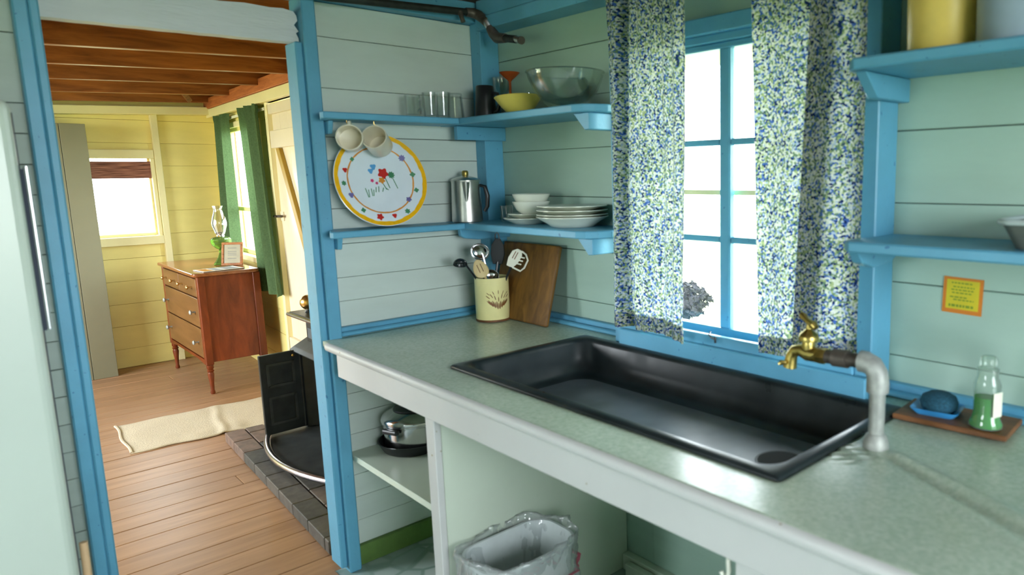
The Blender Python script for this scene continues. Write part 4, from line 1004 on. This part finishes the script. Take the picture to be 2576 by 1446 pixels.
# right-hand shelf contents
yc = thing('food_canister', 'tall yellow plastic canister on the upper right shelf', 'canister', (1.885, -.125, 1.655))
mb = MB(); mb.m = Matrix.Translation((1.885, -.125, 1.6545)); mb.lathe([(.066, 0), (.069, .004), (.072, .13), (.073, .235), (.070, .235), (.068, .01), (.0001, .008)], n=40); mb.build('body', 'yellow_plastic', yc, smooth=True)
mb = MB(); mb.m = Matrix.Translation((1.885, -.125, 1.6545)); mb.lathe([(.075, .236), (.076, .25), (.06, .256), (.0001, .257)], n=40); mb.build('lid', 'yellow_plastic', yc, smooth=True)
gc = thing('food_canister', 'grey-blue plastic canister at the right end of the upper right shelf', 'canister', (2.03, -.14, 1.655))
mb = MB(); mb.m = Matrix.Translation((2.035, -.14, 1.6545)); mb.lathe([(.068, 0), (.072, .004), (.075, .2), (.072, .2), (.069, .01), (.0001, .008)], n=40); mb.build('body', 'grey_plastic', gc, smooth=True)
mb = MB(); mb.m = Matrix.Translation((2.035, -.14, 1.6545)); mb.lathe([(.077, .201), (.078, .215), (.06, .22), (.0001, .221)], n=40); mb.build('lid', 'grey_plastic', gc, smooth=True)
bp_ = thing('baking_pan', 'dark grey pan with pale rolled rim on the lower right shelf', 'pan', (2.12, -.125, 1.268))
mb = MB(); lps = [[(p[0], p[1], z) for p in rrect(2.17 - a, 2.17 + a, -.125 - b, -.125 + b, r, 5)] for (a, b, r, z) in ((.10, .075, .02, 1.2675), (.122, .097, .025, 1.318), (.119, .094, .025, 1.318), (.098, .073, .02, 1.270))]
nn = len(lps[0])
for lp in lps: mb.v += lp
mb.f = [(k * nn + i, k * nn + (i + 1) % nn, (k + 1) * nn + (i + 1) % nn, (k + 1) * nn + i) for k in range(3) for i in range(nn)] + [tuple(range(nn)), tuple(3 * nn + i for i in range(nn))]
mb.build('body', 'pan_dark', bp_, smooth=True)
rp = [(p[0], p[1], 1.320) for p in rrect(2.17 - .125, 2.17 + .125, -.225, -.025, .028, 6)]
MB().tube(rp + rp[:2], .006, 8, caps=False).build('rim', 'pan_rim', bp_, smooth=True)

# ================================================================== UNDER THE WORKTOP
PX, PY, PZ = .130, -.485, .4365
pn = thing('frying_pan', 'black cast iron frying pan under the steel pot', 'pan', (PX, PY, PZ))
mb = MB(); mb.m = Matrix.Translation((PX, PY, PZ)); mb.lathe([(.10, 0), (.105, .003), (.122, .034), (.124, .038), (.119, .038), (.102, .008), (.0001, .006)], n=44); mb.build('body', 'cast_iron', pn, smooth=True)
mb = MB(); mb.tube([(PX + .11, PY + .0, PZ + .028), (PX + .17, PY + .01, PZ + .034), (PX + .29, PY + .02, PZ + .034)], [.010, .011, .010], 10, flat=.5); mb.build('handle', 'cast_iron', pn, smooth=True)
sp_ = thing('stock_pot', 'polished steel cooking pot with lid on the cupboard shelf', 'pot', (PX + .005, PY + .01, PZ + .01))
PM = Matrix.Translation((PX + .005, PY + .01, PZ + .009))
mb = MB(); mb.m = PM; mb.lathe([(.095, 0), (.104, .004), (.110, .02), (.112, .095), (.116, .098), (.116, .101), (.110, .101), (.108, .012), (.0001, .008)], n=48); mb.build('body', 'steel', sp_, smooth=True)
mb = MB(); mb.m = PM; mb.lathe([(.117, .102), (.119, .108), (.116, .118), (.104, .127), (.07, .143), (.03, .152), (.0001, .153)], n=48); ld = mb.build('lid', 'steel', sp_, smooth=True)
mb = MB(); mb.m = PM; mb.lathe([(.0765, .142), (.074, .1455), (.034, .1545), (.0001, .1555)], n=40, cap0=False); mb.build('lid_cap', 'black_plastic', ld, smooth=True)
mb = MB(); mb.m = PM; mb.lathe([(.012, .153), (.02, .170), (.018, .178), (.0001, .18)], n=20); mb.build('knob', 'black_plastic', ld, smooth=True)
mb = MB(); mb.m = PM @ Matrix.Rotation(R(-70), 4, 'Z'); mb.box(.112, .132, -.034, .034, .078, .096); mb.build('handle', 'black_plastic', sp_, bevel=.006, segs=2)
# waste bin with clear plastic bag
BN = (.878, -.545, 0.0)
wbn = thing('waste_bin', 'grey plastic waste bin below the worktop', 'bin', BN)
mb = MB(); lps = [[(BN[0] + p[0], BN[1] + p[1], z) for p in rrect(-a, a, -b, b, r, 6)] for (a, b, r, z) in ((.075, .11, .05, 0), (.082, .118, .055, .02), (.098, .150, .065, .34), (.104, .156, .068, .345), (.104, .156, .068, .355), (.096, .148, .062, .355), (.074, .108, .05, .02))]
nn = len(lps[0])
for lp in lps: mb.v += lp
mb.f = [(k * nn + i, k * nn + (i + 1) % nn, (k + 1) * nn + (i + 1) % nn, (k + 1) * nn + i) for k in range(len(lps) - 1) for i in range(nn)] + [tuple(range(nn)), tuple((len(lps) - 1) * nn + i for i in range(nn))]
mb.build('body', 'bin_plastic', wbn, smooth=True)
bag = thing('bin_bag', 'crumpled clear plastic bag lining the waste bin', 'bag', (BN[0], BN[1], .2))
def bagfn(u, v):
    a = 2 * PI * u; ca, sa = math.cos(a), math.sin(a)
    k = (abs(ca) ** 2.6 + abs(sa) ** 2.6) ** (-1 / 2.6)
    # v 0: outside skirt bottom, .5: rolled lip, 1: inside the bin
    if v < .5:
        t = v / .5; z = .12 + (.375 - .12) * t; s = 1.10 + .05 * (1 - t)
    else:
        t = (v - .5) / .5; z = .375 - .24 * t; s = .98 - .16 * t
        if v < .56: s = 1.06
    nz = noise.noise(Vector((ca * 3.2, sa * 3.2, v * 5))) * .018 + abs(noise.noise(Vector((ca * 8, sa * 8, v * 9)))) * .020
    z += noise.noise(Vector((ca * 1.7, sa * 1.7, 3))) * .022 * (1 if .3 < v < .7 else .4)
    return (BN[0] + (.106 * s + nz) * k * ca, BN[1] + (.158 * s + nz) * k * sa, z)
MB().grid(bagfn, 110, 44).build('film', 'bag_film', bag, smooth=True, auto=180)
rb = [bagfn(i / 60, .30) for i in range(61)]
rb = [(BN[0] + (p[0] - BN[0]) * 1.02, BN[1] + (p[1] - BN[1]) * 1.02, p[2] - .01 + .01 * math.sin(i * .5)) for i, p in enumerate(rb)]
MB().tube(rb, .006, 6, caps=False, flat=.4).build('drawstring', 'red_ribbon', bag, smooth=True)

# ================================================================== LIVING ROOM
# ---- brick hearth
HM = Matrix.Translation((-1.757, -.650, 0)) @ Matrix.Rotation(-math.atan(.045), 4, 'Z')
he = thing('hearth', 'low grey brick hearth on the living room floor under the stove', 'hearth', (-1.0, -.4, 0))
mb = MB(); mb.m = HM; mb.box(.004, 1.626, .004, .566, .001, .046); mb.build('mortar_bed', 'mortar', he)
bw, bl = .0945, .1975
for r in range(6):
    u = -(.10 if r % 2 else .0)
    while u < 1.63:
        a, b = max(u, 0) + .003, min(u + bl, 1.63) - .003
        if b - a > .03:
            mb = MB(); mb.m = HM @ Matrix.Translation((0, 0, random.uniform(-.0015, .0015)))
            mb.box(a, b, r * bw + (.0 if r == 0 else .003), (r + 1) * bw - .003, .003, .056); mb.build('brick', 'hearth_brick', he, bevel=.003)
        u += bl
HZ = .0585
# ---- franklin stove
st = thing('wood_stove', 'black cast iron open-front wood stove with brass finial on the hearth', 'stove', (-1.0, -.35, HZ))
def arc_front(x0, x1, y0, bulge, n=20):
    return [(x0 + (x1 - x0) * i / n, y0 - bulge * math.sin(PI * i / n) ** .8) for i in range(n + 1)]
fp = arc_front(-1.47, -.53, -.50, .115)
MB().prism(fp + [(-.55, -.16), (-1.45, -.16)], HZ + .012, HZ + .032, 'z').build('ash_tray', 'stove_sheen', st, bevel=.003)
MB().tube([(p[0], p[1] - .004, HZ + .036) for p in fp], .017, 10).build('tray_rim', 'nickel', st, smooth=True)
for (x, y) in ((-1.40, -.46), (-.60, -.46), (-1.40, -.20), (-.60, -.20)):
    MB().lathe([(.028, HZ + .0005), (.02, HZ + .004), (.024, HZ + .013)], (x, y, 0), 12).build('foot', 'stove_iron', st, smooth=True)
BZ = HZ + .033
MB().box(-1.43, -.57, -.19, -.165, BZ, .60).build('back_plate', 'stove_iron', st, bevel=.003)
MB().prism([(-1.435, -.345), (-1.405, -.345), (-1.33, -.19), (-1.36, -.19)], BZ, .53, 'z').build('side_plate', 'stove_iron', st, bevel=.003)
MB().prism([(-.565, -.345), (-.595, -.345), (-.67, -.19), (-.64, -.19)], BZ, .53, 'z').build('side_plate', 'stove_iron', st, bevel=.003)
arch = [(-1.30, BZ), (-.70, BZ), (-.70, .30)] + [(-1.0 + .30 * math.cos(R(t)), .30 + .17 * math.sin(R(t))) for t in range(0, 181, 12)] + [(-1.30, .30)]
MB().prism(arch, -.215, -.192, 'y').build('fireback', 'stove_ash', st, bevel=.004)
MB().prism([(-.36, .505), (-.385, .52), (-.36, .535), (-.20, .62), (-.17, .62), (-.17, .505)], -1.455, -.545, 'x').build('hood', 'stove_iron', st, bevel=.004)
MB().box(-1.42, -.58, -.30, -.17, .53, .685).build('smoke_box', 'stove_iron', st, bevel=.004)
for (a, b) in ((-1.39, -1.15), (-1.12, -.88), (-.85, -.61)):
    f = MB().box(a, b, -.309, -.3005, .56, .665).build('panel_frame', 'stove_iron', st, bevel=.003)
    MB().box(a + .025, b - .025, -.313, -.3095, .585, .64).build('panel_field', 'stove_ash', f, bevel=.003)
MB().prism([(-.345, .689), (-.35, .700), (-.345, .712), (-.15, .712), (-.15, .689)], -1.52, -.48, 'x').build('top_plate', 'stove_iron', st, bevel=.004)
MB().tube([(-1.52, -.351, .700), (-.48, -.351, .700)], .010, 8).build('top_edge', 'nickel', st, smooth=True)
for x in (-1.415, -.585):
    fn = MB().lathe([(.020, .7125), (.014, .720), (.010, .728)], (x, -.28, 0), 16).build('finial_stem', 'stove_iron', st, smooth=True)
    MB().sphere((x, -.28, .766), .040, n=24, m=16).build('finial_ball', 'brass', fn, smooth=True)
def stove_door(M, tgt):
    mb = MB(); mb.m = M; mb.box(.0, .195, -.009, .009, BZ + .01, .525); d = mb.build('door', 'stove_iron', st, bevel=.003)
    for (z0, z1) in ((.15, .30), (.35, .475)):
        for sgn in (-1, 1):
            mb = MB(); mb.m = M
            y0, y1 = (.0095, .0130) if sgn > 0 else (-.0130, -.0095)
            for (a, b, c, e) in ((.03, .165, z0, z0 + .012), (.03, .165, z1 - .012, z1), (.03, .042, z0, z1), (.153, .165, z0, z1)):
                mb.box(a, b, y0, y1, c, e)
            mb.build('moulding', 'stove_sheen', d)
    mb = MB(); mb.m = M; mb.tube([(-.004, 0, BZ + .01), (-.004, 0, .53)], .011, 8); mb.build('hinge_rod', 'stove_iron', d, smooth=True)
stove_door(Matrix.Translation((-1.405, -.355, 0)) @ Matrix.Rotation(R(-88), 4, 'Z'), 0)
stove_door(Matrix.Translation((-.60, -.355, 0)) @ Matrix.Rotation(R(-84), 4, 'Z'), 1)
MB().sphere((-1.402, -.385, .50), .011, n=12, m=8).build('door_knob', 'brass', st, smooth=True)

# ---- rug
def rugfn(u, v):
    # u along y (its length), v along x
    P0, P1, P2, P3 = Vector((-2.515, -1.022)), Vector((-1.945, -1.040)), Vector((-1.875, -.36)), Vector((-2.47, -.22))
    a = P0.lerp(P1, v); b = P3.lerp(P2, v); p = a.lerp(b, u)
    z = .006 + .010 * max(0, math.sin(v * 7 + u * 2.5)) * (math.exp(-((u - .42) / .25) ** 2)) * .8 + .014 * math.exp(-((u - .62) / .03) ** 2) * (.4 + .6 * v) + .012 * math.exp(-((u - .72) / .06) ** 2) * v ** 3 + .003 * noise.noise(Vector((u * 7, v * 5, 1)))
    e = min(u, 1 - u, v, 1 - v)
    return (p.x + .008 * math.sin(u * 17), p.y + .006 * math.sin(v * 9), max(.004, z * min(1, .5 + e * 6)))
rg = thing('rug', 'wrinkled cream cotton runner on the living room floor', 'rug', (-2.2, -.6, 0))
o = MB().grid(rugfn, 70, 40).build('cloth', 'rug_cotton', rg, smooth=True, auto=180)
sd = o.modifiers.new('thickness', 'SOLIDIFY'); sd.thickness = .006; sd.offset = 0
hem = [rugfn(.004, i / 40) for i in range(41)]
MB().tube([(p[0], p[1], p[2] + .003) for p in hem], .007, 6).build('hem', 'rug_cotton', rg, smooth=True)

# ---- dresser
DXa, DXb, DYf, DYb, DT = -3.80, -2.80, -.470, -.100, .817
dr = thing('dresser', 'brown wooden chest of drawers with turned legs below the green curtains', 'dresser', (-3.3, -.27, 0))
MB().box(DXa + .03, DXb - .012, DYf + .022, DYb, .215, DT - .024).build('case', 'dresser_wood', dr, bevel=.003)
tp_ = [(p[0], p[1]) for p in rrect(DXa - .012, DXb + .012, DYf - .025, DYb, .03, 5)]
MB().prism(tp_, DT - .024, DT - .001, 'z').build('top', 'dresser_top_wood', dr, bevel=.007, segs=3)
for x in (DXa + .022, DXb - .022):
    for y in (DYf + .022, DYb - .022):
        MB().box(x - .022, x + .022, y - .024, y + .022, .20, DT - .024).build('post', 'dresser_wood', dr, bevel=.004)
        MB().lathe([(.012, .0005), (.015, .01), (.011, .03), (.014, .08), (.020, .135), (.016, .150), (.022, .160), (.015, .168), (.021, .178), (.021, .20)], (x, y, 0), 16).build('leg', 'dresser_wood', dr, smooth=True)
MB().prism([(DXa + .04, .235), (DXb - .04, .235), (DXb - .04, .20), (DXb - .20, .215), (DXa + .20, .215), (DXa + .04, .20)], DYf + .0, DYf + .02, 'y').build('apron', 'dresser_wood', dr)
def knob(x, z, parent, mat, r=.013):
    mb = MB(); mb.m = Matrix.Translation((x, DYf - .003, z)) @ Matrix.Rotation(PI / 2, 4, 'X'); mb.lathe([(.006, 0), (.005, .018), (r * .9, .024), (r, .030), (r * .6, .036), (.0001, .037)], n=14); return mb.build('knob', mat, parent, smooth=True)
xm = (DXa + DXb) / 2
for (a, b) in ((DXa + .048, xm - .004), (xm + .004, DXb - .048)):
    d = MB().box(a, b, DYf - .003, DYf + .021, .655, .775).build('drawer', 'dresser_front_wood', dr, bevel=.003)
    knob(a + .10, .715, d, 'brass'); knob(b - .10, .715, d, 'brass')
for (c, e) in ((.452, .645), (.245, .442)):
    d = MB().box(DXa + .048, DXb - .048, DYf - .003, DYf + .021, c, e).build('drawer', 'dresser_front_wood', dr, bevel=.003)
    knob(DXa + .13, (c + e) / 2, d, 'galvanised', .016); knob(DXb - .13, (c + e) / 2, d, 'galvanised', .016)
# ---- on the dresser: oil lamp, frame, booklet
LP = (-3.25, -.20, DT)
lp_ = thing('oil_lamp', 'green glass oil lamp with clear chimney on the dresser', 'lamp', LP)
def lat(nm, mat, prof, parent, n=24, flat=None):
    mb = MB(); mb.m = Matrix.Translation(LP); mb.lathe(prof, n=n); return mb.build(nm, mat, parent, smooth=True, auto=flat or 50)
lat('foot', 'green_glass', [(.058, .0), (.060, .004), (.050, .018), (.030, .05), (.018, .085), (.020, .098), (.017, .106)], lp_, 10, 20)
lat('font', 'green_glass', [(.018, .106), (.036, .116), (.058, .138), (.066, .160), (.066, .180), (.055, .190), (.030, .197), (.022, .199), (.0001, .199)], lp_, 12, 25)
bn = lat('burner', 'nickel', [(.024, .199), (.025, .206), (.020, .212), (.028, .216), (.030, .226), (.012, .232), (.0001, .233)], lp_)
lat('chimney', 'lamp_chimney', [(.030, .222), (.034, .234), (.038, .25), (.046, .275), (.048, .295), (.042, .33), (.030, .37), (.026, .39), (.028, .405), (.034, .416), (.0325, .417), (.0245, .39), (.029, .368), (.0405, .33), (.0465, .295), (.044, .275), (.036, .25), (.028, .226)], lp_, 32)
mb = MB(); mb.m = Matrix.Translation(LP); mb.tube([(.01, 0, .206), (.05, -.02, .206)], .003, 6).sphere((.056, -.024, .206), .008, n=10, m=6); mb.build('wick_wheel', 'brass', bn, smooth=True)
pf = thing('picture_frame', 'small wooden picture frame standing on the dresser', 'picture frame', (-3.06, -.185, DT))
FM = Matrix.Translation((-3.10, -.185, DT + .0015)) @ Matrix.Rotation(R(52), 4, 'Z') @ Matrix.Rotation(R(-14), 4, 'X') @ Matrix.Scale(.82, 4)
for (a, b, c, e) in ((-.085, .085, .0, .020), (-.085, .085, .180, .20), (-.085, -.065, .02, .18), (.065, .085, .02, .18)):
    mb = MB(); mb.m = FM; mb.box(a, b, -.008, .008, c, e); mb.build('moulding', 'frame_wood', pf, bevel=.002)
mb = MB(); mb.m = FM; mb.box(-.066, .066, -.003, .003, .02, .18); mb.build('print', 'aged_paper', pf)
for zz in (.15, .12, .105, .09, .06):
    mb = MB(); mb.m = FM; mb.box(-.035, .035, -.0036, -.0031, zz - .003, zz + .003); mb.build('printed_line', 'paper_print', pf)
mb = MB(); mb.m = FM; mb.prism([(.009, .13), (.075, .018), (.009, .018)], -.02, .02, 'x'); mb.build('easel_back', 'black_plastic', pf)
bk = MB(); bk.m = Matrix.Translation((-2.93, -.31, DT)) @ Matrix.Rotation(R(8), 4, 'Z'); bk.box(-.085, .085, -.125, .125, .0005, .005)
bko = thing('booklet', 'thin printed paper booklet lying on the dresser top', 'booklet', (-2.93, -.31, DT))
bk.build('cover', 'paper', bko, bevel=.001)
for i, (a, b, mt) in enumerate(((-.115, -.06, 'print_orange'), (-.045, .0, 'paper_print'), (.02, .10, 'paper_print'))):
    q = MB(); q.m = Matrix.Translation((-2.93, -.31, DT)) @ Matrix.Rotation(R(8), 4, 'Z'); q.box(-.07, .07, a, b, .0052, .0055); q.build('printed_panel', mt, bko)

# ---- green curtains
def green(xa, xb, xc, xd, zt, zb, ph, nf):
    def fn(u, v):
        z = zt + (zb - zt) * v
        x = (xa + (xc - xa) * v) * (1 - u) + (xb + (xd - xb) * v) * u
        amp = .018 + .010 * v
        y = -.060 + amp * math.sin(u * nf + ph + .5 * math.sin(v * 2.2)) + .006 * math.sin(u * nf * 2.3 + 1) * (1 - v)
        if v < .05: y += .006 * math.sin(u * 90)
        return tuple(WM @ Vector((U(x), y, z)))
    return fn
g1 = thing('green_curtain', 'dark green cloth curtain at the far side of the living room window', 'curtain', (-3.7, -.02, .85), 'green living room curtains')
curtain('cloth', '', green(-3.88, -3.44, -4.00, -3.50, 1.897, .83, .4, 13), 80, 40, 'green_cloth', 1, 1, g1)
g2 = thing('green_curtain', 'dark green cloth curtain hanging longer beside the plank door', 'curtain', (-2.7, -.06, .64), 'green living room curtains')
curtain('cloth', '', green(-3.17, -2.64, -2.98, -2.47, 1.905, .645, 1.1, 16), 90, 40, 'green_cloth', 1, 1, g2)
rod = MB(); rod.m = WM; rod.box(U(-3.92), U(-2.60), -.030, -.022, 1.862, 1.880)
o = rod.build('curtain_rod', 'white_plastic'); tag(o, 'flat white curtain rod above the green curtains', 'rod')

# ---- wardrobe at the far left
wd = thing('wardrobe', 'tall cream plank wardrobe standing against the far yellow wall', 'wardrobe', (-3.97, -1.2, 0))
MB().box(-4.052, -3.885, -1.78, -.800, .0, 1.80).build('carcass', 'wardrobe_paint', wd, bevel=.002)
for (a, b) in ((-.938, -.797), (-1.10, -.941), (-1.30, -1.103), (-1.52, -1.303), (-1.78, -1.523)):
    MB().box(-3.8845, -3.865, a, b, .0, 1.815).build('plank', 'wardrobe_paint', wd, bevel=.0015)
# ---- outside eave over the kitchen window
ev = MB().box(-.5, 4.5, .05, .62, 1.842, 1.90).build('eave', 'cream_trim'); tag(ev, 'painted eave board outside above the kitchen window', 'eave', kind='structure')
# ---- dark shrub outside, seen through the lower left pane
shb = thing('shrub', 'dark shrub outside seen through the lower left window pane', 'shrub', (-3.66, 5.0, -.5))
rs = random.Random(3); mb = MB(); SC = Vector((-3.66, 5.0, -.26))
MB().sphere(tuple(SC), .34, .22, .17, n=14, m=10).build('core', 'shrub_leaf', shb)
for i in range(2600):
    a, b, r = rs.uniform(0, 2 * PI), math.acos(rs.uniform(-1, 1)), rs.uniform(.75, 1) ** .5
    k_ = .80 + .55 * noise.noise(Vector((math.sin(b) * math.cos(a) * 2.2, math.sin(b) * math.sin(a) * 2.2, math.cos(b) * 2.2)))
    p = Vector((.50 * r * k_ * math.sin(b) * math.cos(a), .34 * r * k_ * math.sin(b) * math.sin(a), .32 * r * k_ * math.cos(b)))
    d1_ = Vector((rs.uniform(-1, 1), rs.uniform(-1, 1), rs.uniform(-1, 1))).normalized(); d2_ = d1_.orthogonal().normalized(); c_ = SC + p
    mb.add([c_ - d1_ * .05, c_ + d2_ * .022, c_ + d1_ * .05, c_ - d2_ * .022], [(0, 1, 2, 3)])
o = mb.build('foliage', 'shrub_leaf', shb, weld=False); o['kind'] = 'stuff'
MB().tube([(-3.66, 5.0, -.5), (-3.66, 5.0, -.2)], [.03, .015], 8).build('stem', 'dark_pipe', shb)
